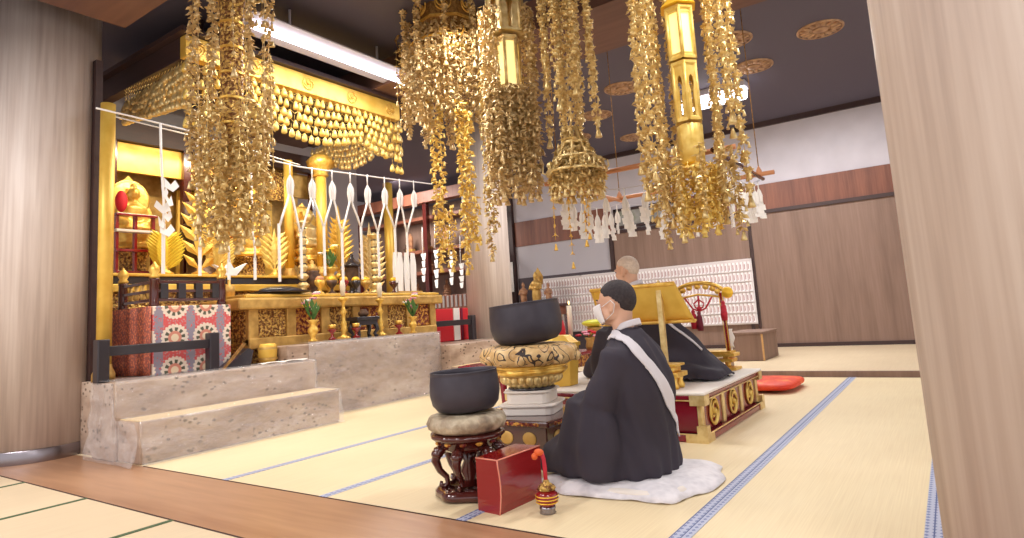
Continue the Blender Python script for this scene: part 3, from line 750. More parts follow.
# ------------------------------------------------------------------ bell bowls
def bowl(name, label, x, y, z, r, h, tilt=0.):
    t = thing(name, label, 'bell bowl', (x, y, z), 0, 'bronze bell bowls')
    m = MB()
    prof = [(.0, .0), (.55, 0), (.8, .05), (.94, .2), (1.0, .45), (.99, .7), (.965, .9), (.955, .98), (.97, 1.), (.955, 1.012), (.93, 1.), (.925, .9), (.95, .6), (.9, .25), (.72, .09), (.0, .07)]
    mt = Matrix.Rotation(tilt, 3, Vector((_cy, _sy, 0)))
    m.lathe([(a*r, b*h) for a, b in prof], 56, (0, 0, 0), mt, cap=False)
    part(m, 'bowl', 'bowl', t)
    return t
X1, Y1 = 2.31, 1.905
def cushion_ring(m, c, r, h, lob=0, amp=0.):
    m.lathe([(r*.2, 0), (r*.8, .0), (r*.95, h*.18), (r, h*.5), (r*.93, h*.85), (r*.7, h), (r*.2, h*.96)], 48, c, None, True, True, (lambda a, q, z: q*(1+amp*math.cos(a*lob))) if lob else None)
# small one on a carved six-legged stand
t = thing('bell_stand', 'carved dark red lacquer stand with scrolled legs under the smaller bell bowl', 'stand', (X1, Y1, 0))
KS = .84
m = MB(); m.lathe([(r*KS, z) for r, z in ((.16, 0), (.185, .008), (.185, .03), (.165, .045), (.13, .05), (.13, .042), (.0, .04))], 36, mod=lambda a, r, z: r*(1+.05*math.cos(a*6))); part(m, 'base', 'brown_lacquer', t)
m = MB(); m.lathe([(r*KS, z) for r, z in ((.0, .205), (.13, .205), (.15, .22), (.16, .245), (.185, .255), (.205, .27), (.2, .282), (.15, .288), (0, .288))], 40, mod=lambda a, r, z: r*(1+.025*math.cos(a*12))); part(m, 'top', 'brown_lacquer', t)
for i in range(12):
    a = 2*PI*i/12; m = MB(); m.ell((.165*KS*math.cos(a), .165*KS*math.sin(a), .246), (.018, .018, .011), 8, 5)
    part(m, 'carving', 'gold_carved_red', t)
for i in range(6):
    a = 2*PI*(i+.3)/6; c, s = math.cos(a)*KS, math.sin(a)*KS; m = MB()
    m.tube([(c*r, s*r, z) for r, z in ((.12, .22), (.165, .205), (.182, .165), (.16, .12), (.125, .09), (.12, .062), (.14, .05), (.158, .058), (.155, .074))], [.02, .026, .021, .015, .013, .012, .012, .011, .007], 8)
    m.ell((c*.17, s*.17, .195), (.03, .03, .022), 10, 6)
    part(m, 'leg', 'brown_lacquer', t)
m = MB(); m.lathe([(.0, .04), (.05, .045), (.028, .075), (.045, .11), (.025, .15), (.05, .206), (0, .207)], 16); part(m, 'centre_post', 'brown_lacquer', t)
m = MB(); cushion_ring(m, (X1, Y1, .288), .185, .082, 16, .012)
solo(m, 'bell_cushion', 'brocade_grey', 'round grey brocade cushion under the smaller bell bowl', 'cushion', (X1, Y1, .288))
bowl('bell_bowl', 'smaller dark bronze bell bowl on the grey brocade cushion', X1, Y1, .374, .163, .182, math.radians(-1.5))
# large one on a gilt lotus pedestal
X2, Y2 = 3.12, 2.07
t = thing('bell_table', 'dark lacquer box table with gold ovals under the large bell bowl', 'table', (X2, Y2, 0))
hx, hy = .25, .24
m = MB(); m.bbox((-hx, -hy, .07), (hx, hy, .2), .006); part(m, 'body', 'brown_lacquer', t)
m = MB(); m.bbox((-hx-.03, -hy-.03, .0), (hx+.03, hy+.03, .045), .012); m.bbox((-hx-.012, -hy-.012, .045), (hx+.012, hy+.012, .072), .008); part(m, 'foot_frame', 'brown_lacquer', t)
m = MB(); m.bbox((-hx-.035, -hy-.035, .2), (hx+.035, hy+.035, .235), .01); part(m, 'top', 'brown_lacquer', t)
m = MB()
for k_ in range(14): m.ell((-hx-.036, -hy+.04+.4*k_/13*1.0, .216), (.006, .019, .011), 8, 5)
part(m, 'top_carving', 'gold_carved_red', t)
m = MB()
for k_ in range(14): m.ell((-hx+.04+.42*k_/13, -hy-.036, .216), (.019, .006, .011), 8, 5)
part(m, 'top_carving', 'gold_carved_red', t)
for y in (-.13, .02, .15):
    m = MB(); m.ell((-hx-.002, y, .135), (.006, .045, .036), 16, 8); part(m, 'oval_fitting', 'gold_dull', t)
for x in (-.14, .0, .14):
    m = MB(); m.ell((x, -hy-.002, .135), (.045, .006, .036), 16, 8); part(m, 'oval_fitting', 'gold_dull', t)
# stacked white sheets / blocks between table and pedestal
t = thing('white_block', 'stack of white stone slabs under the gold lotus pedestal', 'plinth', (X2, Y2, .235))
for (h0, h1, r) in ((0, .045, .15), (.045, .06, .165), (.06, .12, .125), (.12, .132, .14)):
    m = MB(); m.loft([ring((0, 0, z), q, q, 16, 6, .3) for z, q in ((h0, r), (h0+.004, r+.004), (h1-.004, r+.004), (h1, r))], False); part(m, 'slab', 'white_cloth', t)
t = thing('lotus_pedestal', 'octagonal gilt lotus pedestal on the white slabs', 'pedestal', (X2, Y2, .367))
m = MB(); m.lathe([(.13, 0), (.14, .01), (.1, .02), (.07, .03), (.07, .04)], 16); part(m, 'stem', 'black_lacquer', t)
m = MB()
for L, (r, z, n, hh) in enumerate(((.12, .035, 20, .04), (.165, .06, 24, .045))):
    for i in range(n):
        a = 2*PI*i/n; m.ell((r*math.cos(a), r*math.sin(a), z), (.02, .026, hh*.62), 8, 6, Euler((0, .45, a)))
m.lathe([(.08, .03), (.13, .05), (.19, .085), (.2, .09)], 24, cap=False)
part(m, 'petals', 'gold_pale', t)
m = MB(); m.lathe([(.15, .085), (.21, .088), (.225, .1), (.225, .115), (.205, .122), (.225, .128), (.225, .14), (.1, .142)], 8); part(m, 'rim', 'gold', t)
m = MB(); cushion_ring(m, (X2, Y2, .51), .29, .115, 8, .035)
for i in range(8):
    a = 2*PI*(i+.5)/8; m.ell((X2+.27*math.cos(a), Y2+.27*math.sin(a), .545), (.035, .035, .03), 8, 6)
solo(m, 'bell_cushion', 'brocade_gold', 'round gold brocade cushion on the lotus pedestal', 'cushion', (X2, Y2, .51))
bowl('bell_bowl', 'large dark bronze bell bowl above the gold cushion', X2, Y2, .63, .215, .235, math.radians(-4.5))

# ------------------------------------------------------------------ red box, striker jar
c0, c1, c2 = W(481, 512, Z=0), W(503, 515, Z=0), W(537, 497, Z=0)
BXX, BYY = 2.13, 1.6
t = thing('lacquer_box', 'glossy red lacquer box with a curved front on the tatami', 'box', (2.27, 1.65, 0))
def bx_poly(z): 
    f = .022*math.sin(PI*min(1, z/.2))
    return [Vector(p) for p in ((2.13, 1.72, z), (2.118+f*.2, 1.60-f*.35, z), (2.42, 1.585, z), (2.42, 1.72, z))]
m = MB(); m.loft([bx_poly(z) for z in (0, .03, .07, .11, .15, .19, .214)], False); o = part(m, 'body', 'red_lacquer', t, True)
m = MB(); pp = [bx_poly(z)[1]+Vector((-.001, -.001, 0)) for z in (0, .03, .07, .11, .15, .19, .214)]; m.tube(pp, .0032, 6)
q = bx_poly(.214); m.tube([q[1], q[0]], .003, 6); m.tube([q[1], q[2]], .003, 6); part(m, 'edge_line', 'red_trim', t, True, label='pale red edge')
p = W(548, 513, Z=0)
t = thing('striker_jar', 'small red and gold jar with a red strap beside the lacquer box', 'jar', (p.x, p.y, 0))
m = MB(); m.lathe([(.03, 0), (.034, .004), (.03, .012), (.033, .02), (.031, .03)], 20); part(m, 'foot', 'steel', t, label='silver ring foot')
m = MB(); m.lathe([(.03, .03), (.042, .042), (.046, .06), (.043, .078), (.03, .09)], 20); part(m, 'belly', 'red_lacquer', t)
m = MB()
for z, r in ((.045, .0445), (.058, .047), (.07, .046)): m.lathe([(r, z-.002), (r+.002, z), (r, z+.002)], 20, cap=False)
part(m, 'bands', 'gold_bright', t, label='gold bands')
m = MB(); m.lathe([(.03, .09), (.038, .094), (.03, .108), (.014, .118), (.01, .13)], 16, mod=lambda a, r, z: r*(1+.06*math.cos(a*8))); part(m, 'lid', 'gold_carved', t)
m = MB(); m.tube([(0, 0, .125), (.002, .002, .17), (.0, .004, .21), (-.004, .01, .232)], [.008, .009, .0085, .01], 8); part(m, 'strap', 'tassel_red', t, label='red fabric strap')
m = MB(); m.ell((-.008, .02, .237), (.017, .022, .014), 12, 8); m.ell((-.02, .034, .222), (.012, .014, .014), 10, 8); part(m, 'knot', 'orange_knob', t, label='orange padded knot')

# ------------------------------------------------------------------ things around the dais
p = W(570, 384, X=3.98)
t = thing('gold_box', 'gold lidded box with a dark red lattice crest, behind the bell cushion', 'box', (3.9, 2.36, .287))
def cone4(m, z0, r0, z1, r1): m.loft([ring((0, 0, z0), r0, r0, 8, 2, PI/8), ring((0, 0, z1), r1, r1, 8, 2, PI/8)], False)
m = MB(); cone4(m, 0, .14, .27, .165); part(m, 'body', 'gold_leaf', t)
m = MB(); cone4(m, .27, .178, .295, .178); cone4(m, .295, .165, .345, .11); part(m, 'lid', 'gold_leaf', t)
m = MB()
c = Vector((-.14, -.05, .15)); n = Vector((-.9, -.42, .1)).normalized(); sd = Vector((0, 0, 1)).cross(n).normalized(); up = n.cross(sd)
for a_, b_ in (((-1, -1), (1, -1)), ((1, -1), (1, 1)), ((1, 1), (-1, 1)), ((-1, 1), (-1, -1)), ((-1.2, 0), (1.2, 0)), ((0, -1), (0, 1)), ((-1.25, 1), (1.25, 1)), ((-1.25, -1), (1.25, -1))):
    m.cyl(c+n*.012+(sd*a_[0]+up*a_[1])*.045, c+n*.012+(sd*b_[0]+up*b_[1])*.045, .007, seg=6)
part(m, 'crest', 'brown_lacquer', t, label='dark red square lattice crest')
# front desk of the dais with its small offerings
t = thing('offering_desk', 'low red lacquer desk with offerings beyond the gold box', 'desk', (4.6, 2.98, 0))
m = MB(); m.bbox((-.8, -.22, .4), (.8, .22, .43), .006); part(m, 'top', 'crimson', t)
m = MB(); m.bbox((-.78, -.2, .3), (.78, .2, .4), .004); part(m, 'apron', 'gold_carved_red', t)
for sx in (-1, 1):
    for sy in (-1, 1):
        m = MB(); m.tube([(sx*.74, sy*.17, .4), (sx*.765, sy*.185, .28), (sx*.74, sy*.17, .12), (sx*.77, sy*.19, .0)], [.03, .026, .02, .03], 8); part(m, 'leg', 'crimson', t)
def at(u, v, z): return W(u, v, Z=z)
def ondesk(u, y): q = W(u, 335, Y=y); return Vector((q.x, y, .43))
q = ondesk(571, 3.05); t = thing('candle', 'cream candle burning on the offering desk', 'candle', q)
m = MB(); m.lathe([(.04, 0), (.045, .01), (.015, .03), (.012, .1), (.03, .12), (.03, .13)], 16); part(m, 'holder', 'black_lacquer', t)
m = MB(); m.lathe([(.02, .13), (.024, .3), (.022, .42), (.006, .425)], 14); part(m, 'wax', 'candle', t)
m = MB(); m.ell((0, 0, .45), (.007, .007, .02), 8, 8); part(m, 'wick_flame', 'flame', t)
q = ondesk(558, 3.1); t = thing('red_urn', 'small red urn half hidden behind the large bell bowl', 'urn', q)
m = MB(); m.lathe([(.045, 0), (.05, .03), (.07, .1), (.075, .2), (.06, .28), (.045, .3), (.05, .32)], 18); part(m, 'body', 'red_cloth', t)
m = MB(); m.lathe([(.05, .32), (.055, .33), (.02, .37), (.01, .39)], 14); part(m, 'lid', 'gold', t)
q = ondesk(575, 2.9); q.x = W(594, 326, Y=2.9).x
t = thing('offering_dish', 'yellow green dish raised on a gold stand behind the masked face', 'dish', q)
m = MB(); m.lathe([(.07, 0), (.075, .02), (.04, .04), (.03, .1), (.05, .16), (.08, .2)], 18); part(m, 'stand', 'gold_dull', t)
m = MB(); m.lathe([(.05, .2), (.11, .225), (.12, .245), (.1, .26), (.05, .272), (0, .275)], 22); part(m, 'dish', 'lime', t)
q = ondesk(592, 2.86); q.x -= .06
t = thing('flower_bunch', 'bunch of red and pink flowers in front of the masked monk', 'flowers', q)
m = MB(); m.lathe([(.03, 0), (.04, .03), (.03, .08), (.045, .11)], 14); part(m, 'vase', 'gold_dull', t)
for i in range(9):
    a = 2.4*i; rr = .03+.012*i; m = MB(); c = (rr*math.cos(a), rr*math.sin(a), .17-.006*i)
    for j in range(6):
        b_ = 2*PI*j/6; m.ell((c[0]+.016*math.cos(b_), c[1]+.016*math.sin(b_), c[2]), (.016, .016, .01), 7, 5)
    m.ell(c, (.012, .012, .014), 7, 5)
    part(m, 'blossom', ('tassel_red', 'pink', 'red_cloth')[i % 3], t)
m = MB()
for i in range(9):
    a = 2.4*i; rr = .03+.012*i; m.tube([(0, 0, .1), (rr*math.cos(a)*.6, rr*math.sin(a)*.6, .14), (rr*math.cos(a), rr*math.sin(a), .165-.006*i)], .003, 5)
part(m, 'stems', 'green', t)

# arched chime frame with tassels, at the far edge of the dais
FX = 4.865
t = thing('chime_frame', 'arched gold and red chime frame hung with red tassels, on the dais', 'stand', (FX, 1.58, .287))
ya, yb = W(674, 300, X=FX).y, W(724, 300, X=FX).y; yc = (ya+yb)/2; hw = (ya-yb)/2
zt = W(705, 281, X=FX).z
m = MB()
for z0, z1, e in ((0, .022, .06), (.06, .085, .035), (.1, .125, .055), (.125, .14, .03)): m.bbox((FX-.06-e*.3, yb-e, .287+z0), (FX+.06+e*.3, ya+e, .287+z1), .004)
for i in range(4):
    y = yb+.02+(ya-yb-.04)*i/3; m.lathe([(.03, .022), (.02, .04), (.028, .06)], 10, (FX, y, .287)); m.bbox((FX-.05, y-.02, .287+.08), (FX+.05, y+.02, .287+.105), .003)
part(m, 'base', 'gold', t, True)
for y in (ya, yb):
    m = MB(); m.tube([(FX, y, .41), (FX, y+(yc-y)*.02, .6), (FX, y+(yc-y)*.1, zt-.1)], .014, 8); part(m, 'upright', 'red_lacquer', t, True)
    m = MB(); 
    for s in (-1, 1): m.tube([(FX-.012, y+s*.013, .42), (FX-.012, y+s*.013+(yc-y)*.1, zt-.1)], .0035, 5)
    part(m, 'upright_edge', 'gold', t, True, label='gilt edge line')
m = MB(); arc = [(FX, yc+hw*1.1*math.cos(PI*k_/16), zt-.13+.12*math.sin(PI*k_/16)) for k_ in range(17)]
m.tube(arc, [.016]*17, 8)
m.tube([(FX, yc+hw*.9, zt-.13), (FX, yc, zt-.1), (FX, yc-hw*.9, zt-.13)], .009, 6)
for k_ in range(2, 15, 2):
    a = PI*k_/16; m.ell((FX, yc+hw*.85*math.cos(a), zt-.115+.075*math.sin(a)), (.012, .026, .022), 10, 6)
part(m, 'arch', 'gold', t, True)
for y in (ya+.045, yb-.03):
    m = MB(); m.lathe([(0, -.02), (.035, -.015), (.045, 0), (.035, .015), (0, .02)], 20, (FX, y, zt-.1 if y < yc else zt-.12), Matrix.Rotation(PI/2, 3, 'Y'), cap=False); part(m, 'scroll_disc', 'gold_bright', t, True, label='round gold disc')
m = MB(); m.tube([(FX, yc+.11, zt-.12), (FX, yc+.05, zt-.21), (FX, yc, zt-.23), (FX, yc-.05, zt-.21), (FX, yc-.11, zt-.12)], .007, 6); m.tube([(FX, yc, zt-.11), (FX, yc, zt-.23)], .007, 6)
for s in (-1, 1): m.tube([(FX, yc, zt-.14), (FX, yc+s*.04, zt-.17), (FX, yc+s*.03, zt-.2), (FX, yc, zt-.21)], .006, 6)
m.ell((FX, yc, zt-.21), (.014, .02, .02), 8, 6)
part(m, 'cord', 'tassel_red', t, True, label='red knotted cord')
for y, z in ((yc, zt-.23), (yc+.045, zt-.215), (yb+.004, zt-.16)):
    m = MB(); m.lathe([(.022, -.15), (.026, -.1), (.02, -.04), (.012, -.03), (.016, -.015), (.006, 0)], 14, (FX-.02, y, z)); part(m, 'tassel', 'tassel_red' if y != yc else 'tassel_dark', t, True, label='red silk tassel')
# white cloth bit and dark cushion behind the frame
q = W(729, 330, X=4.93)
m = MB(); m.grid(lambda u, v: (4.93, q.y-.03+.05*u+.008*math.sin(v*9), .287+.16+.14*(v)), 6, 10, .006); m.box((4.925, q.y-.012, .287), (4.937, q.y+.008, .46))
solo(m, 'paper_strip', 'white_paper', 'white folded paper standing beside the tassel frame', 'paper', (4.93, q.y, .287))
# wooden chest on the raised tatami
a = W(733, 362, Z=.055); b = W(765, 361, Z=.055); h = .32
t = thing('wooden_chest', 'plain brown wooden chest standing by the sliding door', 'chest', (8.1, 2.05, .055))
x0, x1, y0, y1 = b.x, b.x+.75, b.y, b.y+.42
m = MB(); m.bbox((x0, y0, .055), (x1, y1, .055+h), .006); part(m, 'body', 'panel_wood', t, True)
m = MB(); m.bbox((x0-.015, y0-.015, .055+h), (x1+.015, y1+.015, .055+h+.03), .005); part(m, 'lid', 'panel_wood', t, True)
m = MB(); m.box((x0-.004, y0-.004, .06), (x0+.016, y0+.016, .055+h)); part(m, 'corner_strip', 'plain_wood', t, True, label='pale corner strip')
# red cushion
m = MB()
def rc(u, v):
    a = 2*PI*u; th = PI*v-PI/2; e = 4
    ca, sa = math.cos(a), math.sin(a); rr = math.cos(th)**.35 if math.cos(th) > 0 else 0
    x = .36*math.copysign(abs(ca)**(2/e), ca)*rr; y = .27*math.copysign(abs(sa)**(2/e), sa)*rr
    z = .055+.05*math.sin(th)*(.8+.25*noise.noise(Vector((x*5, y*5, 0)))) 
    return (5.98+x, 1.43+y, max(.002, z))
m.grid(rc, 48, 16, 0)
solo(m, 'floor_cushion', 'red_silk', 'bright orange red silk cushion lying beyond the dais', 'cushion', (5.98, 1.43, 0))
# plaque board
x = BX-.1
y0, y1, z0, z1 = W(755, 300, X=x).y, W(536, 300, X=x).y, .42, 1.44
t = thing('plaque_board', 'long cream board of small white name plaques under the door rail', 'board', (x, (y0+y1)/2, z0))
m = MB(); m.box((x, y0, z0), (x+.05, y1, z1)); part(m, 'backboard', 'board', t, True)
for q in (y0+.05, y1-.1): m = MB(); m.box((x+.01, q, .055), (x+.05, q+.05, z0)); part(m, 'leg', 'dark_wood', t, True)
m = MB()
for y in [y0+(y1-y0)*k_/4 for k_ in range(5)]: m.box((x-.012, y-.012, z0), (x, y+.012, z1))
m.box((x-.012, y0, z1-.02), (x, y1, z1)); m.box((x-.012, y0, z0), (x, y1, z0+.02)); part(m, 'frame', 'board', t, True)
nr, nc = 6, 68
pm = MB(); pm.cur = 0; pm.box((-.01, -.021, 0), (0, .021, .135)); pm.cur = 1; pm.box((-.012, -.007, .02), (-.01, .007, .1)); pm.box((-.0115, .013, .0), (-.01, .02, .135))
pmesh = pm.mesh('plaque', ['plaque', 'plaque_ink'])
cnt = 0; rest = MB()
for r_ in range(nr):
    z = z0+.03+r_*(z1-z0-.05)/nr
    m = MB(); m.box((x-.03, y0, z-.01), (x, y1, z)); part(m, 'shelf_rail', 'board', t, True)
    for c_ in range(nc):
        y = y0+.04+(y1-y0-.08)*c_/(nc-1)
        if c_ < 16:
            o = part(pmesh, 'plaque', None, t); o.location = Vector((x-.004, y, z))-ROOT[t]
        else:
            rest.cur = 0; rest.box((x-.014, y-.021, z), (x-.004, y+.021, z+.135)); rest.cur = 1; rest.box((x-.016, y-.007, z+.02), (x-.014, y+.007, z+.1)); rest.box((x-.0155, y+.013, z), (x-.014, y+.02, z+.135))
part(rest, 'plaque_rows', ['plaque', 'plaque_ink'], t, True, kind='stuff')
# framed picture on the lintel
x = BX-.02; a = W(622, 206, X=x); b = W(692, 232, X=x)
y0, y1, z0, z1 = 3.47, 4.8, 2.2, 2.56
t = thing('framed_picture', 'dark framed landscape picture on the lintel behind the paper tassels', 'picture', (x, 4.1, z0))
m = MB(); m.box((x-.015, y0+.05, z0+.05), (x-.005, y1-.05, z1-.05)); part(m, 'print', 'glass_pic', t, True)
m = MB()
for q in (((y0, z0), (y1, z0+.05)), ((y0, z1-.05), (y1, z1)), ((y0, z0), (y0+.05, z1)), ((y1-.05, z0), (y1, z1))): m.box((x-.03, q[0][0], q[0][1]), (x, q[1][0], q[1][1]))
part(m, 'frame', 'dark_wood', t, True)
# ------------------------------------------------------------------ hanging gilt ornaments
def petal(m, c, d, n, L, w, t):
    """a little bulged leaf from c along d, facing n"""
    c = Vector(c); d = Vector(d); n = Vector(n); s = d.cross(n)
    q = c+d*L*.5
    m.raw([c, c+d*L, q+s*w, q-s*w, q+n*t, q-n*t], [(0, 2, 4), (2, 1, 4), (1, 3, 4), (3, 0, 4), (2, 0, 5), (1, 2, 5), (3, 1, 5), (0, 3, 5)])
def bellet(m, c, h, r, seg=5):
    m.lathe([(r*.25, 0), (r*.45, -h*.25), (r*.7, -h*.55), (r, -h*.95), (r*.8, -h)], seg, c, None, True)
def strand_mesh(L, size, style, seed, mats):
    rr = random.Random(seed); m = MB(); z = 0
    seg_n = max(3, int(L/(size*1.0)))
    m.tube([(0, 0, 0), (0, 0, -L)], .0022, 4)
    if style == 'rosette':
        p = size*1.12
        while z > -L:
            c = Vector((rr.uniform(-.008, .008), rr.uniform(-.008, .008), z-size*.5)); o = rr.uniform(0, PI)
            m.ell(c, size*.24, 7, 5)
            for k in range(5):
                a = o+2*PI*k/5; d = Vector((math.cos(a), math.sin(a), .25)).normalized(); n = d.cross(Vector((0, 0, 1))).cross(d).normalized(); petal(m, c+d*size*.1, d, n, size*.42, size*.2, size*.07)
                a += .6; d = Vector((math.cos(a)*.75, math.sin(a)*.75, .7)).normalized(); n = d.cross(Vector((0, 0, 1))).cross(d).normalized(); petal(m, c+d*size*.08, d, n, size*.4, size*.17, size*.06)
                d = Vector((math.cos(a)*.7, math.sin(a)*.7, -.7)).normalized(); n = d.cross(Vector((0, 0, 1))).cross(d).normalized(); petal(m, c+d*size*.08, d, n, size*.42, size*.17, size*.06)
            for k in range(2):
                b = o+2*PI*k/2+.4; bellet(m, c+Vector((math.cos(b), math.sin(b), 0))*size*.32+Vector((0, 0, -size*.2)), size*.45, size*.14, 5)
            z -= p
        bellet(m, (0, 0, z), size*.8, size*.3, 8)
    elif style == 'leaf':
        p = size*.6
        while z > -L:
            for k in range(6):
                a = rr.uniform(0, 2*PI); d = Vector((math.cos(a), math.sin(a), -rr.uniform(.1, 1.1))).normalized(); n = d.cross(Vector((0, 0, 1))).cross(d).normalized(); n = (n+Vector((rr.uniform(-1, 1), rr.uniform(-1, 1), rr.uniform(-1, 1)))*.7); n = (n-d*n.dot(d)).normalized()
                petal(m, (0, 0, z-size*.5*rr.random()), d, n, size*rr.uniform(.45, .8), size*rr.uniform(.16, .26), size*.06)
            a = rr.uniform(0, 2*PI); bellet(m, (math.cos(a)*size*.45, math.sin(a)*size*.45, z-size*.3), size*.5, size*.17, 5)
            z -= p
        bellet(m, (0, 0, z), size*.7, size*.28, 6)
    else:   # fine chain with drops
        p = size*1.2
        while z > -L:
            m.ell((0, 0, z), (size*.16, size*.16, size*.22), 6, 4)
            a = rr.uniform(0, PI); d = Vector((math.cos(a), math.sin(a), -.6)).normalized()
            for s_ in (1, -1):
                dd = Vector((d.x*s_, d.y*s_, d.z)); petal(m, (0, 0, z), dd, dd.cross(Vector((0, 0, 1))).cross(dd).normalized(), size*.55, size*.16, size*.06)
            z -= p
        bellet(m, (0, 0, z), size*.9, size*.3, 6)
    return m.mesh('strand', mats)
_cache = {}
def strand(par, loc, L, size, style, mats, idx=0):
    key = (round(L, 1), size, style, mats, idx % 3)
    if key not in _cache: _cache[key] = strand_mesh(key[0], size, style, hash(key[:3]) % 1000 if False else int(key[0]*10)+idx % 3*37, mats)
    o = part(_cache[key], 'garland_strand', None, par); o.location = loc; o.rotation_euler = (R.uniform(-.02, .02), R.uniform(-.02, .02), R.uniform(0, 6)); return o
def canopy_hoop(t, z, r, n, mat_, r2=None):
    m = MB(); m.tube([(r*math.cos(2*PI*k/24), r*math.sin(2*PI*k/24), z) for k in range(25)], .012, 6)
    for k in range(n):
        a = 2*PI*k/n; c, s = math.cos(a), math.sin(a)
        m.tube([(c*.03, s*.03, z+.05), (c*r*.6, s*r*.6, z+.035), (c*r, s*r, z), (c*(r+.04), s*(r+.04), z+.03), (c*(r+.03), s*(r+.03), z+.06)], [.012, .012, .011, .008, .005], 6)
    part(m, 'canopy_frame', mat_, t)
def hanger(t, z0, z1):
    m = MB(); m.tube([(0, 0, z0), (0, 0, z1)], .006, 6); part(m, 'hanging_chain', 'gold_brown', t)
CEIL = 3.578
def hexr(r, z, n=6, ph=0.): return [Vector((r*math.cos(2*PI*k/n+ph), r*math.sin(2*PI*k/n+ph), z)) for k in range(n)]
def hex_shell(t, z0, z1, r, mat_, glow=None, cut='slot', ph=.35, name='lantern_tier'):
    """six-sided tier: corner posts, rims and pierced panes"""
    m = MB()
    m.loft([hexr(r*1.12, z0, 6, ph), hexr(r*1.12, z0+.018, 6, ph), hexr(r, z0+.03, 6, ph)], False)
    m.loft([hexr(r, z1-.03, 6, ph), hexr(r*1.15, z1-.018, 6, ph), hexr(r*1.15, z1, 6, ph)], False)
    for p, q in zip(hexr(r, z0, 6, ph), hexr(r, z1, 6, ph)): m.cyl(p, q, .011, seg=6)
    body = part(m, name, mat_, t)
    zs, ze = z0+.03, z1-.03; H = ze-zs
    for k in range(6):
        a, b = hexr(r*.97, 0, 6, ph)[k], hexr(r*.97, 0, 6, ph)[(k+1) % 6]
        n = ((a+b)/2).normalized(); s = (b-a).normalized(); wd = (b-a).length
        P = frame4(s, Vector((0, 0, 1)), n, (a+b)/2+Vector((0, 0, zs)))
        m = MB()
        if cut == 'key':
            e = .22*wd
            m.prism([(-wd/2, 0), (-e*.55, 0), (-e*.55, H*.5), (-e, H*.62), (-e*.8, H*.76), (0, H*.82), (0, H), (-wd/2, H)], P, .008)
            m.prism([(wd/2, 0), (wd/2, H), (0, H), (0, H*.82), (e*.8, H*.76), (e, H*.62), (e*.55, H*.5), (e*.55, 0)], P, .008)
        else:
            bw = wd*.14
            for q in ([(-wd/2, 0), (wd/2, 0), (wd/2, bw), (-wd/2, bw)], [(-wd/2, H-bw), (wd/2, H-bw), (wd/2, H), (-wd/2, H)], [(-wd/2, 0), (-wd/2+bw, 0), (-wd/2+bw, H), (-wd/2, H)], [(wd/2-bw, 0), (wd/2, 0), (wd/2, H), (wd/2-bw, H)]): m.prism(q, P, .008)
        part(m, 'pierced_pane', mat_, body)
    if glow:
        m = MB(); m.loft([hexr(r*.86, zs, 6, ph), hexr(r*.86, ze, 6, ph)], False); part(m, 'glowing_core', glow, body, label='softly lit inner pane')
    return body

# hexagonal lantern banner over the dais (photo: beside the LED lamp)
p = W(690, 130, X=3.85); t = thing('hanging_lantern', 'tall hexagonal gilt lantern hung with rosette garlands, in front of the LED lamp', 'hanging lantern', (p.x, p.y, 0))
Z = lambda v, u=685: W(u, v, X=p.x).z
hex_shell(t, Z(62), Z(8), .088, 'gold_yellow', 'lantern_glow', 'slot')
hex_shell(t, Z(124), Z(64), .08, 'gold_yellow', None, 'key')
z0, z1 = Z(166), Z(126)
m = MB(); m.lathe([(.055, z0), (.07, z0+.01), (.074, z1-.01), (.06, z1)], 36, mod=lambda a, r, z: r*(1+.1*abs(math.cos(a*6)))); part(m, 'fluted_drum', 'gold_yellow', t)
m = MB(); m.loft([hexr(.07, z0-.02, 12), hexr(.085, z0, 12)], False); part(m, 'drum_foot', 'gold_bright', t)
m = MB(); m.loft([hexr(.05, Z(8), 6, .35), hexr(.125, Z(8)+.01, 6, .35), hexr(.085, Z(8)+.05, 6, .35), hexr(.025, Z(8)+.12, 6, .35)], False); part(m, 'lantern_roof', 'gold_bright', t)
canopy_hoop(t, 3.0, .29, 10, 'gold'); hanger(t, Z(8)+.1, CEIL)
av = math.atan2(-p.y, -p.x)
for k in range(15):
    a = 2*PI*k/15+.1
    if math.cos(a-av) > .86: continue
    vb = (165, 150, 180)[k % 3]
    if math.sin(a-av) > .2: vb = (150, 118, 200)[k % 3]
    strand(t, (.3*math.cos(a), .3*math.sin(a), 2.99), 2.99-Z(vb), .088, 'rosette' if k % 4 else 'chain', 'gold_pale', k)
for k in range(9):
    a = 2*PI*k/9
    if math.cos(a-av) > .5: continue
    strand(t, (.2*math.cos(a), .2*math.sin(a), 3.0), 3.0-Z((190, 170, 205)[k % 3]), .082, 'rosette', 'gold_pale', k)
for k in range(14):
    a = 2*PI*k/14; strand(t, (.115*math.cos(a), .115*math.sin(a), z0), z0-Z((222, 210)[k % 2]), .075, 'leaf', 'gold_yellow', k)
for k in range(11):
    a = 2*PI*k/11+.2; strand(t, (.24*math.cos(a), .24*math.sin(a), z0+.08), z0+.08-Z((218, 200, 226)[k % 3]), .075, 'leaf', 'gold_pale', k)

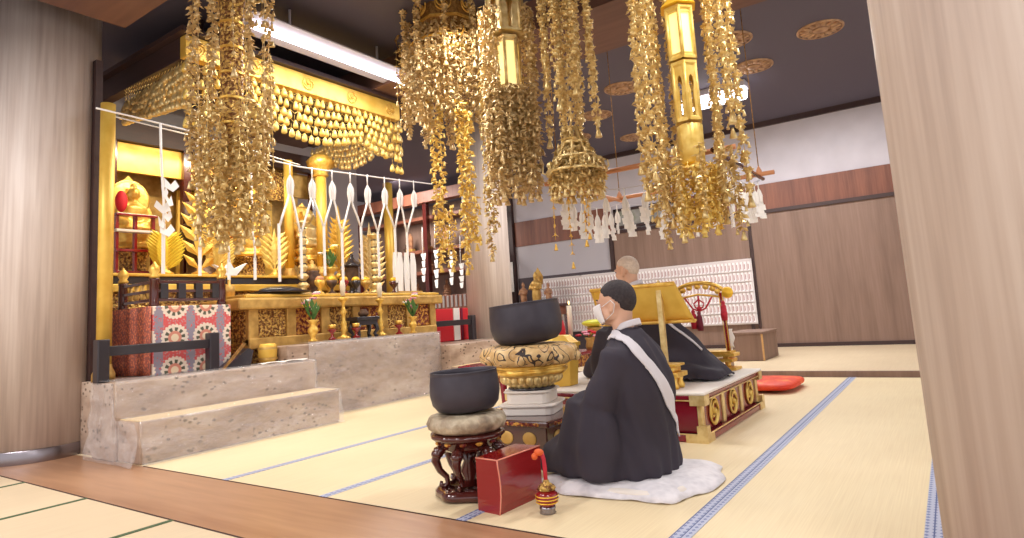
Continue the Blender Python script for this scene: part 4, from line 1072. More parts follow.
# pale hexagonal lantern with a mass of garlands (photo: above the large bowl)
p = W(510, 90, X=3.85); t = thing('hanging_lantern', 'pale gilt hexagonal lantern wrapped in garlands in front of the round far pillar', 'hanging lantern', (p.x, p.y, 0))
Z = lambda v, u=510: W(u, v, X=p.x).z
hex_shell(t, Z(36), Z(-14), .145, 'gold_pale', None, 'key')
hex_shell(t, Z(92), Z(38), .092, 'gold_pale', 'lantern_glow', 'slot')
hanger(t, Z(-14), CEIL)
av = math.atan2(-p.y, -p.x)
for k in range(22):
    a = 2*PI*k/22; strand(t, (.12*math.cos(a)*(1+.4*(k % 2)), .12*math.sin(a)*(1+.4*(k % 2)), Z(90)), .68+.08*(k % 3), .085, 'leaf', 'gold_soft', k)
for k in range(16):
    a = 2*PI*k/16
    if math.cos(a-av-.25) < .8: strand(t, (.19*math.cos(a), .19*math.sin(a), Z(8)), 1.0+.1*(k % 3), .08, 'leaf', 'gold_soft', k)
# rosette cluster (photo: to the side of the pale lantern)
p = W(566, 40, X=3.98); t = thing('rosette_garland', 'cluster of gilt rosette chains ending in a bell skirt, by the lone ceiling medallion', 'hanging garland', (p.x, p.y, 0))
Z = lambda v, u=570: W(u, v, X=p.x).z
canopy_hoop(t, 3.2, .18, 8, 'gold_pale'); hanger(t, 3.2, CEIL)
for k in range(8):
    a = 2*PI*k/8; strand(t, (.18*math.cos(a), .18*math.sin(a), 3.2), (.95, .8, 1.05, .7)[k % 4], .09, 'rosette', 'gold_pale', k)
for k in range(5):
    a = 2*PI*k/5; strand(t, (.065*math.cos(a), .065*math.sin(a), 3.2), 1.2, .078, 'rosette', 'gold_pale', k)
zb = Z(128)
m = MB()
for z, r in ((Z(145), .095), (Z(160), .155), (Z(174), .215)): m.tube([(r*math.cos(2*PI*k/18), r*math.sin(2*PI*k/18), z) for k in range(19)], .011, 6)
for k in range(9):
    a = 2*PI*k/9; c, s = math.cos(a), math.sin(a); m.tube([(c*.03, s*.03, zb), (c*.09, s*.09, Z(145)), (c*.155, s*.155, Z(160)), (c*.22, s*.22, Z(174)), (c*.245, s*.245, Z(172)), (c*.24, s*.24, Z(166))], [.012, .011, .011, .011, .008, .005], 6)
part(m, 'bell_skirt', 'gold_pale', t)
for z, r, n in ((Z(140), .08, 12), (Z(150), .125, 16), (Z(161), .18, 20)):
    for k in range(n):
        a = 2*PI*k/n; strand(t, (r*math.cos(a), r*math.sin(a), z), .2, .08, 'leaf', 'gold_pale', k)
for k, (x, y, L) in enumerate(((-.12, .14, .45), (.02, .1, .55), (-.1, -.1, .45), (.05, -.05, .4))): strand(t, (x, y, Z(172)), L, .055, 'chain', 'gold', k)

# broad canopy with long yellow garlands
p = W(448, 40, X=4.25); t = thing('hanging_canopy', 'broad gilt ceiling canopy trailing long yellow garlands before the far pillar', 'hanging canopy', (p.x, p.y, 0))
Z = lambda v, u=450: W(u, v, X=p.x).z
m = MB(); m.loft([hexr(.3, Z(58), 8, .2), hexr(.3, Z(0), 8, .2), hexr(.34, Z(-4), 8, .2)], False); part(m, 'canopy_body', 'gold_brown', t)
m = MB()
for z in (Z(58), Z(28), Z(2)): m.loft([hexr(.315, z-.012, 8, .2), hexr(.315, z+.012, 8, .2)], False)
part(m, 'canopy_rims', 'gold', t)
for k in range(8):
    a = 2*PI*(k+.5)/8+.2; m = MB(); medal(m, (.295*math.cos(a), .295*math.sin(a), Z(16)), (math.cos(a), math.sin(a), 0), .07); part(m, 'scroll_fitting', 'gold', t)
hanger(t, Z(-4), CEIL)
canopy_hoop(t, Z(50), .36, 12, 'gold')
for k in range(30):
    a = 2*PI*k/30; strand(t, (.38*math.cos(a), .38*math.sin(a), Z(36)), .55+.1*(k % 4), .08, 'leaf', 'gold_soft', k)
for k in range(16):
    a = 2*PI*k/16; strand(t, (.28*math.cos(a), .28*math.sin(a), Z(58)), .5+.1*(k % 3), .08, 'leaf', 'gold_soft', k)
for k in range(10):
    a = 2*PI*k/10; strand(t, (.4*math.cos(a), .4*math.sin(a), Z(12)), .6, .09, 'rosette', 'gold_soft', k)
for u, v0, v1, y_ in ((430, 92, 258, .0), (438, 92, 235, .06), (458, 100, 262, 0.), (463, 100, 240, .05), (468, 110, 225, 0), (482, 70, 255, .0), (486, 80, 225, .05), (450, 205, 262, .02), (474, 195, 245, .03)):
    q = W(u, v0, X=p.x-.25+y_); q2 = W(u+ (6 if u < 475 else -2), v1, X=p.x-.25+y_)
    strand(t, (q.x-p.x, q.y-p.y, q.z), q.z-q2.z, .085, 'leaf', 'gold_yellow' if u < 475 else 'gold_pale', u)
q = W(392, 20, X=p.x); m = MB()
dq = Vector((q.x-p.x, q.y-p.y, 0))*.86
m.tube([(dq.x*.55, dq.y*.55, Z(25)), (dq.x*.8, dq.y*.8, Z(20)), (dq.x*1.05, dq.y*1.05, Z(30)), (dq.x*1.1, dq.y*1.1, Z(18)), (dq.x*.98, dq.y*.98, Z(10)), (dq.x*1.08, dq.y*1.08, Z(2))], [.016, .016, .016, .014, .012, .006], 8)
part(m, 'hook_arm', 'gold_brown', t)
strand(t, (dq.x*1.0, dq.y*1.0, Z(22)), .75, .06, 'leaf', 'gold_pale', 1); strand(t, (dq.x*1.1, dq.y*1.1, Z(30)), .45, .06, 'chain', 'gold_pale', 2)

# banner column close to the altar
p = W(232, 90, X=2.35); t = thing('hanging_lantern', 'slim gilt banner column swathed in garlands in front of the altar canopy', 'hanging lantern', (p.x, p.y, 0))
Z = lambda v, u=232: W(u, v, X=p.x).z
m = MB(); m.loft([ring((0, 0, z), r, r, 16, 2) for z, r in ((Z(152), .03), (Z(148), .085), (Z(140), .07), (Z(10), .078), (Z(-6), .1), (Z(-10), .1))]); part(m, 'column', 'gold_carved', t)
for v in (0, 25, 50, 75, 100, 125): m = MB(); m.loft([ring((0, 0, Z(v)-.008), .085, .085, 16, 2), ring((0, 0, Z(v)+.008), .085, .085, 16, 2)], False); part(m, 'column_band', 'gold', t)
canopy_hoop(t, 3.2, .24, 10, 'gold_pale'); hanger(t, Z(-8), CEIL)
for k in range(12):
    a = 2*PI*k/12; L = (.85, 1.2, 1.6, 1.05)[k % 4]
    if math.cos(a-math.atan2(-p.y, -p.x)) > .8: L = .55
    strand(t, (.24*math.cos(a), .24*math.sin(a), 3.19), L, .08, 'leaf' if k % 2 else 'chain', 'gold_soft', k)
for k in range(9):
    a = 2*PI*k/9; strand(t, (.09*math.cos(a), .09*math.sin(a), Z(140)), .55+.1*(k % 2), .085, 'leaf', 'gold_pale', k)
for k in range(10):
    a = 2*PI*k/10; strand(t, (.2*math.cos(a), .2*math.sin(a), Z(150)+.3), .75+.1*(k % 3), .085, 'leaf', 'gold_pale', k)
for k in range(7):
    a = 2*PI*k/7; strand(t, (.26*math.cos(a), .26*math.sin(a), Z(60)), .8, .06, 'chain', 'gold_pale', k)

# ------------------------------------------------------------------ altar canopy with its net of bells
CX0, CX1, CY0, CY1, CZ = 2.56, 5.0, 4.87, 6.4, 3.06
t = thing('altar_canopy', 'gilt beam canopy with a hanging net of small gold bells over the altar', 'canopy', (3.8, 5.8, CZ))
m = MB(); m.bbox((CX0, CY0, CZ), (CX1, CY0+.09, CZ+.19), .006); part(m, 'front_beam', 'gold_leaf', t, True)
for x in (CX0, CX1-.09): m = MB(); m.bbox((x, CY0+.09, CZ), (x+.09, CY1, CZ+.19), .006); part(m, 'side_beam', 'dark_wood', t, True)
m = MB(); m.box((CX0-.06, CY0-.06, CZ+.19), (CX1+.06, CY1, CZ+.23)); part(m, 'cornice', 'dark_wood', t, True)
m = MB(); m.box((CX0+.05, CY0+.05, CZ+.15), (CX1-.05, CY1, CZ+.18)); part(m, 'soffit', 'dark_wood', t, True)
for x, y in ((CX0+.3, CY0+.3), (CX1-.3, CY0+.3), (CX0+.3, CY1-.2), (CX1-.3, CY1-.2)): m = MB(); m.cyl((x, y, CZ+.22), (x, y, CEIL), .02, seg=8); part(m, 'hanger', 'dark_wood', t, True)
for k in range(5):
    x = CX0+.1+(CX1-CX0-.25)*k/4; m = MB(); medal(m, (x, CY0-.004, CZ+.095), (0, -1, 0), .06); part(m, 'scroll_fitting', 'gold', t, True)
def net(a, b, depth, n, rows, sag):
    m = MB(); a = Vector(a); b = Vector(b)
    for i in range(n+1):
        f = i/n; d = depth(f)
        for j in range(rows):
            g = (j+1)/rows
            if i == n and j % 2: continue
            q = a.lerp(b, (i+(.5 if j % 2 else 0))/n); z = q.z-d*g
            w_ = .029*R.uniform(.85, 1.15)
            m.lathe([(w_*.2, .042), (w_*.55, .026), (w_*.9, -.005), (w_, -.03), (w_*.7, -.042)], 6, (q.x+R.uniform(-.012, .012), q.y+R.uniform(-.012, .012), z))
            m.tube([(q.x, q.y, z+.03), (q.x, q.y, z+d/rows)], .002, 3)
    for j in range(rows):       # linking swags
        for i in range(n):
            q0 = a.lerp(b, i/n); q1 = a.lerp(b, (i+1)/n); z = a.z-depth(i/n)*(j+.6)/rows
            m.tube([(q0.x, q0.y, z), ((q0.x+q1.x)/2, (q0.y+q1.y)/2, z-.025), (q1.x, q1.y, z)], .0025, 3)
    return m
dep = lambda f: .36+.12*abs(math.cos(f*PI*2))+(.12 if f > .93 else 0)+(.1 if f < .05 else 0)
part(net((CX0, CY0-.005, CZ+.02), (CX1, CY0-.005, CZ+.02), dep, 32, 5, 0), 'bell_net', 'gold_yellow', t, True, label='front net of gold bells', kind='stuff')
eq = W(124, 106, Y=5.95)
part(net((CX0+.02, CY0, CZ+.02), (eq.x, eq.y, eq.z), lambda f: .4-.26*f, 22, 5, 0), 'bell_net', 'gold_pale', t, True, label='side net of gold bells', kind='stuff')
part(net((CX1-.02, CY0, CZ+.02), (CX1-.02, CY1, CZ+.02), lambda f: .3+.1*abs(math.cos(f*PI*2)), 24, 5, 0), 'bell_net', 'gold_pale', t, True, label='side net of gold bells', kind='stuff')

# ------------------------------------------------------------------ rope with white paper streamers before the altar
RY = 4.8
pts = [W(96, 108, Y=RY), W(130, 116, Y=RY), W(190, 131, Y=RY), W(262, 158, Y=RY), W(300, 167, Y=RY), W(345, 173, Y=RY), W(390, 179, Y=RY), W(432, 184, Y=RY)]
m = MB(); m.tube(pts, .007, 6); solo(m, 'white_rope', 'white_paper', 'thin white rope strung across the front of the altar', 'rope', pts[0])
m = MB(); q = [W(96, 112, Y=RY+.5), W(250, 150, Y=RY+.5), W(300, 165, Y=RY+.5)]; m.tube(q, .006, 6); solo(m, 'white_rope', 'white_paper', 'second white rope strung higher behind the first', 'rope', q[0])
def rope_z(x):
    for a, b in zip(pts, pts[1:]):
        if a.x <= x <= b.x: return a.z+(b.z-a.z)*(x-a.x)/(b.x-a.x)
    return pts[-1].z
st = [W(u, 168, Y=RY) for u in (268, 289, 311, 331, 349, 366, 383, 398, 412)]
tl = [W(u, v, Y=RY) for u, v in ((278, 226), (300, 232), (323, 226), (341, 232), (360, 226), (377, 231), (394, 228), (406, 232))]
names = ['white paper streamer next to the swathed banner column', 'white paper streamer beside the gold pillar with lotus capital', 'white paper streamer crossing the gold pillar with lotus capital', 'white paper streamer above the yellow flowers', 'white paper streamer above the vase of pink flowers', 'white paper streamer third from the rope end near the far pillar', 'white paper streamer second from the rope end near the far pillar', 'white paper streamer at the rope end near the far pillar']
for i in range(8):
    s = st[i+1]; x = s.x; z = rope_z(x)
    t = thing('hanging_streamer', names[i], 'paper streamer', (x, RY-.012, z), 0, 'white paper streamers on the altar rope')
    m = MB(); m.tube([(0, 0, .01), (0, 0, -.11)], .006, 6); part(m, 'stem', 'white_paper', t)
    m = MB()
    for q in range(4):
        a = q*PI/4; m.prism([(0, -.09), (.03, -.15), (.036, -.2), (.026, -.29), (-.026, -.29), (-.036, -.2), (-.03, -.15)], frame4((math.cos(a), math.sin(a), 0), (0, 0, 1), (math.sin(a), -math.cos(a), 0), (0, 0, 0)), .004)
    part(m, 'folded_paper', 'white_paper', t)
    for sgn, T_ in ((-1, tl[i]), (1, tl[i+1] if i < 7 else None)):
        if T_ is None: continue
        m = MB(); dx = T_.x-x; dz = T_.z-z
        m.tube([(sgn*.012, 0, -.285), (sgn*.03, 0, -.34), (dx*.7, 0, dz*.85), (dx*.93, 0, dz)], .0105, 6); part(m, 'paper_leg', 'white_paper', t)
    m = MB(); dx = tl[i].x-x; dz = tl[i].z-z; zb = W(290, 282, Y=RY).z-z
    m.bbox((dx-.013, -.006, zb+.03*(i % 3)), (dx+.013, .006, dz+.02), .003); part(m, 'tail', 'white_paper', t)
for u, v0, v1, lb in ((160, 128, 274, 'white paper bow streamer in front of the dark statue'), (196, 190, 276, 'long white paper tail in front of the tall gold flame plate'), (225, 220, 280, 'white paper tail just below the swathed banner column'), (251, 215, 280, 'white paper tail beside the gold leaf plate')):
    a = W(u, v0, Y=RY); b = W(u+6, v1, Y=RY)
    t = thing('hanging_streamer', lb, 'paper streamer', (a.x, RY-.004, b.z), 0, 'white paper streamers on the altar rope')
    H = a.z-b.z; m = MB(); top = rope_z(a.x)-b.z
    m.tube([(0, 0, top), (.01, 0, H*.75), (.03, 0, H*.5), (.03, 0, H*.3)], .009, 6); part(m, 'stem', 'white_paper', t)
    if u == 160:
        m = MB()
        for q in range(7):
            zz = H*(.3+.05*q); m.prism([(0, 0), (.04, .05), (.065, .0), (.01, -.06), (-.05, -.03), (-.04, .05)], frame4((math.cos(q), .3*math.sin(q), .2*math.sin(q*2)), (0, .3, .95), (.3*math.sin(q), -.95, .3), (.03+.02*(-1)**q, -.01*q, zz)), .004)
        part(m, 'bow', 'white_paper', t)
    m = MB(); m.bbox((.016, -.005, 0), (.042, .005, H*.34), .003); part(m, 'tail', 'white_paper', t)

# ------------------------------------------------------------------ square frame with paper tassels over the dais
QX0, QX1, QY0, QY1, QZ = 4.3, 5.45, 1.19, 2.47, 1.815
t = thing('hanging_rope_square', 'square wooden frame hung level over the dais with cords and pegs', 'hanging frame', ((QX0+QX1)/2, (QY0+QY1)/2, QZ))
for y, mt_ in ((QY0, 'brown_lacquer'), (QY1, 'orange_wood')): m = MB(); m.cyl((QX0-.12, y, QZ), (QX1+.12, y, QZ), .017, seg=10); part(m, 'bar', mt_, t, True)
for x in (QX0, QX1): m = MB(); m.cyl((x, QY0-.12, QZ+.02), (x, QY1+.12, QZ+.02), .019, seg=10); part(m, 'bar', 'orange_wood', t, True)
for x in (QX0, QX1):
    for y in (QY0, QY1):
        m = MB(); m.tube([(x, y, QZ+.02), (x, y, CEIL)], .004, 5); part(m, 'cord', 'gold_brown', t, True)
        m = MB(); m.lathe([(.012, -.03), (.024, -.02), (.024, .02), (.012, .045), (.004, .06)], 10, (x, y, QZ+.03)); part(m, 'peg', 'orange_wood', t, True)
cor = [(QX0, QY0), (QX1, QY0), (QX1, QY1), (QX0, QY1)]
for (a, b) in zip(cor, cor[1:]+cor[:1]):
    m = MB(); m.tube([(a[0]+(b[0]-a[0])*f, a[1]+(b[1]-a[1])*f, QZ-.03-.1*math.sin(PI*f)) for f in [k/10 for k in range(11)]], .004, 5)
    part(m, 'straw_cord', 'stole', t, True)
def tassel(kind):
    r = thing('hanging_tassel', 'white cut paper tassel hung from the cord of the square frame', 'paper tassel', (0, 0, -50), 0, 'white paper tassels of the square frame')
    m = MB(); m.tube([(0, 0, .0), (0, 0, -.06)], .005, 5); part(m, 'stem', 'white_paper', r)
    m = MB()
    for q in range(3):
        a = q*PI/3; m.prism([(0, -.05), (.016, -.08), (.028, -.12), (.024, -.17), (-.024, -.17), (-.028, -.12), (-.016, -.08)], frame4((math.cos(a), math.sin(a), 0), (0, 0, 1), (math.sin(a), -math.cos(a), 0), (0, 0, 0)), .003)
    part(m, 'folded_paper', 'white_paper', r)
    for s in (-1, 0, 1):
        m = MB(); z = -.16; x = s*.022
        for q in range(4):
            m.prism([(x-.016, z), (x+.016, z), (x+.022*(1 if q % 2 else .4), z-.045), (x-.02, z-.045)], frame4((.9, .3*s, 0), (0, 0, 1), (.3*s, -.9, 0), (.008*(-1)**q, .01*s, 0)), .003); z -= .035
            if kind == 0 and q == 2: break
        part(m, 'zigzag_strip', 'white_paper', r)
    return r
protos = [tassel(0), tassel(1)]; first = [True, True]; n = 0
for (a, b) in zip(cor, cor[1:]+cor[:1]):
    for i in range(8):
        f = (i+.6)/8.2; k_ = n % 2
        loc = (a[0]+(b[0]-a[0])*f, a[1]+(b[1]-a[1])*f, QZ-.03-.1*math.sin(PI*f)); rz = R.uniform(0, 3)
        if first[k_]: protos[k_].location = loc; protos[k_].rotation_euler = (0, 0, rz); first[k_] = False
        else: dup(protos[k_], loc, rz)
        n += 1
# ------------------------------------------------------------------ the altar
SZ = .51; PZ = .671
def turned(m, prof, o=(0, 0, 0), seg=16, mod=None): m.lathe(prof, seg, o, mod=mod)
# gold pillars
def gold_pillar(u, v, Y, r, z1, label, cap=True, base=SZ):
    p = W(u, v, Y=Y); t = thing('altar_post', label, 'altar post', (p.x, Y, base))
    m = MB(); m.lathe([(r*1.5, 0), (r*1.5, .05), (r*1.15, .09), (r, .12)], 18); part(m, 'base', 'gold_dull', t)
    m = MB(); m.lathe([(r, .1), (r, z1-base)], 18); part(m, 'shaft', 'gold_leaf', t)
    if cap:
        m = MB(); h = z1-base; m.lathe([(r, h-.02), (r*1.5, h), (r*1.2, h+.03), (r*2.2, h+.1), (r*2.4, h+.17), (r*1.8, h+.22), (r*1.2, h+.25)], 18, mod=lambda a, q, z: q*(1+.1*math.cos(a*8)))
        part(m, 'lotus_capital', 'gold', t)
    return t
gold_pillar(106, 230, 5.12, .05, 2.6, 'gold altar pillar standing next to the steel banded round pillar', False)
gold_pillar(322, 230, 5.86, .062, 2.55, 'gold altar pillar with a swelling lotus capital', True, 1.365)
gold_pillar(289, 220, 6.15, .052, 2.75, 'slim gold pillar at the edge of the inner shrine', False, 1.365)
gold_pillar(389, 230, 6.0, .062, 2.65, 'gold altar pillar beside the bundle of white papers', False)
p = W(96, 230, Y=5.3); m = MB(); m.box((p.x-.03, 5.28, SZ), (p.x+.02, 5.34, 3.0)); solo(m, 'wooden_post', 'dark_wood', 'thin dark post between round pillar and gold pillar', 'post', (p.x, 5.3, SZ))
# shrine with gilt panels
t = thing('altar_shrine', 'gilded shrine with dark posts and gold panels at the back of the altar', 'shrine', (3.9, 6.75, SZ))
SX0, SX1, SYB = 2.3, 5.15, 6.95
m = MB(); m.box((SX0, SYB, SZ), (SX1, SYB+.08, 2.98)); part(m, 'back_panel', 'gold_dull', t, True)
xs = [W(u, 200, Y=6.55).x for u in (112, 187, 290)]
for x in xs+[SX1-.05]: m = MB(); m.bbox((x-.04, 6.54, SZ), (x+.04, 6.62, 2.85), .006); part(m, 'post', 'brown_lacquer', t, True)
m = MB(); m.bbox((SX0, 6.53, 2.76), (SX1, 6.63, 2.98), .006); part(m, 'lintel', 'dark_wood', t, True)
m = MB(); m.bbox((xs[0], 6.59, 2.46), (xs[1], 6.63, 2.76), .004); part(m, 'transom_panel', 'gold_leaf', t, True)
m = MB(); m.bbox((xs[1], 6.66, 2.38), (xs[2], 6.7, 2.76), .004); part(m, 'transom_panel', 'gold_carved', t, True)
m = MB(); m.bbox((xs[1]+.06, 6.86, .6), (xs[2]-.04, 6.9, 2.4), .004); part(m, 'inner_panel', 'gold_leaf', t, True)
m = MB(); m.bbox((xs[2], 6.66, 2.45), (SX1-.05, 6.7, 2.76), .004); part(m, 'transom_panel', 'gold_dull', t, True)
m = MB(); m.prism([(0, 0), (.12, .02), (.2, .25), (.16, .6), (.06, .9), (.0, 1.0), (-.06, .9), (-.16, .6), (-.2, .25), (-.12, .02)], frame4((1, 0, 0), (0, 0, 1), (0, -1, 0), ((xs[1]+xs[2])/2, 6.83, 1.5)), .03); part(m, 'flame_halo', 'gold_bright', t, True)
# tiers behind the table
t = thing('altar_tier', 'long stepped altar tier with black top and gold mouldings', 'altar', (3.75, 6.0, SZ))
m = MB(); m.bbox((2.36, 5.78, SZ), (4.95, 6.5, 1.2), .01); part(m, 'body', 'gold_carved', t, True)
m = MB(); m.bbox((2.33, 5.75, 1.2), (4.98, 6.52, 1.27), .01); part(m, 'moulding', 'gold_leaf', t, True)
m = MB(); m.bbox((2.37, 5.8, 1.27), (4.94, 6.5, 1.34), .008); part(m, 'black_step', 'black_lacquer', t, True)
m = MB(); m.bbox((2.35, 5.77, 1.34), (4.96, 6.51, 1.365), .006); part(m, 'gold_step', 'gold_leaf', t, True)
# big front table
t = thing('altar_table', 'wide gold altar table with carved apron panels', 'table', (4.4, 5.3, SZ))
TX0, TX1, TY0, TY1, TZ = 3.25, 5.72, 5.1, 5.64, 1.13
m = MB(); m.bbox((TX0-.13, TY0-.06, TZ-.14), (TX1+.06, TY1+.03, TZ-.035), .02); m.bbox((TX0-.02, TY0, TZ-.04), (TX1+.02, TY1, TZ), .008); part(m, 'top', 'gold_dull', t, True)
m = MB(); m.bbox((TX0-.04, TY0-.015, TZ-.03), (TX1+.04, TY0+.02, TZ-.008), .004); part(m, 'top_edge', 'gold_leaf', t, True)
for i in range(6):
    x0 = TX0+.05+(TX1-TX0-.1)*i/6; x1 = TX0+.05+(TX1-TX0-.1)*(i+1)/6
    m = MB(); m.bbox((x0+.05, TY0+.03, .74), (x1-.05, TY0+.06, TZ-.14), .008); part(m, 'apron_panel', 'gold_carved_red' if i % 2 else 'gold_carved', t, True)
    for j in range(7):
        pass
for i in range(7):
    x = TX0+.05+(TX1-TX0-.1)*i/6; m = MB(); m.bbox((x-.05, TY0+.01, PZ), (x+.05, TY0+.09, TZ-.13), .008); part(m, 'leg', 'gold_dull', t, True)
m = MB(); m.bbox((TX0, TY0+.0, .64), (TX1, TY0+.1, .74), .012); part(m, 'lower_rail', 'gold_dull', t, True)
m = MB(); m.bbox((TX0, TY0+.1, SZ), (TX1, TY1, TZ-.13), .01); part(m, 'body', 'gold_carved', t, True)
m = MB(); m.bbox((TX0-.01, TY0+.06, .72), (TX0+.02, TY1-.04, TZ-.14), .006); part(m, 'end_panel', 'gold_carved', t, True)
p = W(272, 293, Z=TZ); t = thing('black_tray', 'low black oval mound on the gold altar table', 'tray', (3.7, 5.28, TZ+.01))
m = MB(); m.ell((0, 0, .03), (.23, .13, .045), 26, 10); part(m, 'mound', 'black_lacquer', t)
m = MB(); m.lathe([(.2, 0), (.27, .008), (.28, .02), (.26, .018)], 28, cap=True, mod=None); part(m, 'rim', 'black_lacquer', t)
# brocade covered box and its balustrade
ZB = 1.04
t = thing('brocade_chest', 'box covered in red brocade with white flower medallions', 'box', (2.55, 5.3, SZ))
m = MB(); m.bbox((2.39, 5.02, SZ+.003), (3.03, 5.66, ZB), .01); o = part(m, 'front_cover', 'flower_brocade', t, True)
m = MB(); m.grid(lambda u, v: (2.378+.0012*math.sin(u*20), 5.02+.64*u, SZ+.004+(ZB-SZ-.004)*v), 20, 6, .006); part(m, 'side_cover', 'orange_brocade', t, True, label='finely patterned orange brocade side')
t = thing('lacquer_balustrade', 'brown lacquer balustrade with gold finials above the brocade box', 'balustrade', (2.6, 5.3, ZB))
def baluster(x, y):
    m = MB(); m.lathe([(.035, 0), (.04, .01), (.034, .03), (.034, .2), (.04, .21), (.032, .22)], 14, (x, y, ZB)); po = part(m, 'post', 'brown_lacquer', t, True)
    m = MB(); m.lathe([(.03, .22), (.04, .235), (.026, .25), (.042, .28), (.035, .31), (.012, .335), (.004, .35)], 14, (x, y, ZB)); part(m, 'finial', 'gold', po, True, label='gold onion finial')
for x, y in ((2.43, 5.08), (2.43, 5.6), (2.98, 5.08)): baluster(x, y)
for z in (.05, .12, .19):
    m = MB(); m.bbox((2.43, 5.065, ZB+z-.012), (2.98, 5.095, ZB+z+.012), .004); part(m, 'rail', 'brown_lacquer', t, True)
    m = MB(); m.bbox((2.415, 5.08, ZB+z-.012), (2.445, 5.6, ZB+z+.012), .004); part(m, 'rail', 'brown_lacquer', t, True)
for i in range(4):
    x = 2.5+.14*i; m = MB(); m.bbox((x-.03, 5.06, ZB+.06), (x+.03, 5.1, ZB+.18), .004); part(m, 'rail_panel', 'black_lacquer', t, True)
for i in range(4):
    y = 5.17+.1*i; m = MB(); m.lathe([(.012, .05), (.02, .09), (.012, .12), (.016, .18)], 10, (2.43, y, ZB)); part(m, 'spindle', 'gold_dull', t, True)
# black guard rails
def guard(x0, x1, y, z0, z1, label):
    t = thing('guard_rail', label, 'rail', ((x0+x1)/2, y, z0))
    for x in (x0, x1):
        m = MB(); m.bbox((x-.04, y-.04, z0), (x+.04, y+.04, z1+.03), .008); part(m, 'post', 'black_lacquer', t, True)
    m = MB(); m.bbox((x0, y-.02, z1-.09), (x1, y+.02, z1-.02), .006); part(m, 'bar', 'black_lacquer', t, True)
a = W(101, 345, Y=4.94); b = W(214, 338, Y=4.94)
guard(a.x, b.x-.02, 4.93, SZ, .78, 'low black rail in front of the flowered brocade box')
a = W(424, 330, Y=5.2); b = W(472, 325, Y=5.2)
guard(a.x+.11, b.x, 5.2, SZ, .8, 'low black rail in front of the red covered table')
p = W(236, 350, Y=4.93); t = thing('folding_stool', 'small stool draped in black cloth next to the black rail', 'stool', (p.x, 4.9, .512))
m = MB(); m.prism([(-.14, 0), (.1, 0), (.13, .13), (.08, .15)], frame4((1, 0, 0), (0, 0, 1), (0, -1, 0), (0, .03, 0)), .1); part(m, 'drape', 'black_lacquer', t)
m = MB(); m.prism([(-.17, 0), (-.15, 0), (.04, .19), (.02, .2)], frame4((1, 0, 0), (0, 0, 1), (0, -1, 0), (0, -.05, 0)), .02); part(m, 'board', 'gold_brown', t)
p = W(276, 350, Y=4.95); t = thing('gold_drum', 'round gold tub at the corner of the altar table', 'tub', (3.34, 4.97, .516))
m = MB(); m.lathe([(.055, 0), (.075, .03), (.08, .12), (.07, .16), (.06, .17), (.0, .165)], 22); part(m, 'tub', 'gold_leaf', t)
m = MB(); m.lathe([(.083, .03), (.083, .05)], 22, cap=False); m.lathe([(.083, .12), (.08, .14)], 22, cap=False); part(m, 'hoops', 'gold_dull', t)
# candlesticks on the stone block
def stick(u, v, Y, z, h, label, wax=True, mat_='gold'):
    p = W(u, v, Y=Y); t = thing('candlestick', label, 'candlestick', (p.x, Y, z))
    m = MB(); m.lathe([(a*h/.4, b*h/.4) for a, b in ((.06, 0), (.065, .012), (.03, .03), (.02, .06), (.04, .08), (.022, .1), (.03, .14), (.018, .17), (.018, .22), (.036, .25), (.016, .28), (.014, .33), (.04, .36), (.055, .375), (.02, .385), (.008, .4))], 18, mod=lambda a, r, q: r*(1+.04*math.cos(a*6)))
    part(m, 'stem', mat_, t)
    if wax:
        m = MB(); m.lathe([(.022, h), (.028, h+.1), (.02, h+.15), (.005, h+.155)], 12); part(m, 'wax', 'candle', t)
    return t
stick(344, 335, 4.93, PZ, .42, 'gold candlestick with white candle beside the black miniature table')
stick(381, 333, 4.93, PZ, .4, 'gold candlestick with white candle between black table and flower vase')
p = W(364, 332, Y=4.93); t = thing('miniature_table', 'small black scroll legged table on the stone block', 'table', (p.x, 4.93, PZ))
m = MB(); m.bbox((-.15, -.08, .17), (.15, .08, .205), .006); m.bbox((-.13, -.065, .12), (.13, .065, .172), .006); part(m, 'top', 'black_lacquer', t)
for sx in (-1, 1):
    for sy in (-1, 1): m = MB(); m.tube([(sx*.11, sy*.05, .13), (sx*.13, sy*.06, .07), (sx*.1, sy*.045, .03), (sx*.125, sy*.055, 0)], [.026, .022, .016, .024], 8); part(m, 'leg', 'black_lacquer', t)
m = MB(); m.lathe([(.03, .205), (.05, .22), (.055, .25), (.03, .27), (.035, .28)], 16); part(m, 'burner', 'statue_dark', t)
def vase(u, v, Y, z, h, label, cols, green=True, n=10, spread=.09, mat_='gold'):
    p = W(u, v, Y=Y); t = thing('flower_vase', label, 'vase', (p.x, Y, z)); 
    m = MB(); m.lathe([(a*h/.22, b*h/.22) for a, b in ((.045, 0), (.05, .01), (.025, .03), (.03, .06), (.055, .1), (.05, .13), (.025, .16), (.03, .18), (.065, .215), (.06, .22))], 18); part(m, 'vase', mat_, t)
    for i in range(n):
        a = 2.4*i; rr = spread*(.3+.7*((i*.618) % 1)); zz = h+.1+.16*((i*.37) % 1); c = Vector((rr*math.cos(a), rr*math.sin(a), zz)); m = MB()
        for j in range(6):
            b_ = 2*PI*j/6; m.ell(c+Vector((.02*math.cos(b_), .02*math.sin(b_), .004)), (.018, .018, .01), 7, 5)
        m.ell(c, (.012, .012, .012), 6, 4); part(m, 'blossom', cols[i % len(cols)], t)
    m = MB()
    for i in range(16):
        a = 2.4*i+.7; d = Vector((math.cos(a)*.5, math.sin(a)*.5, 1)).normalized(); n_ = d.cross(Vector((0, 0, 1))).cross(d).normalized()
        petal(m, Vector((0, 0, h-.02))+d*.03*(i % 5), d, n_, .13, .022, .006)
    part(m, 'leaves', 'green', t)
    return t
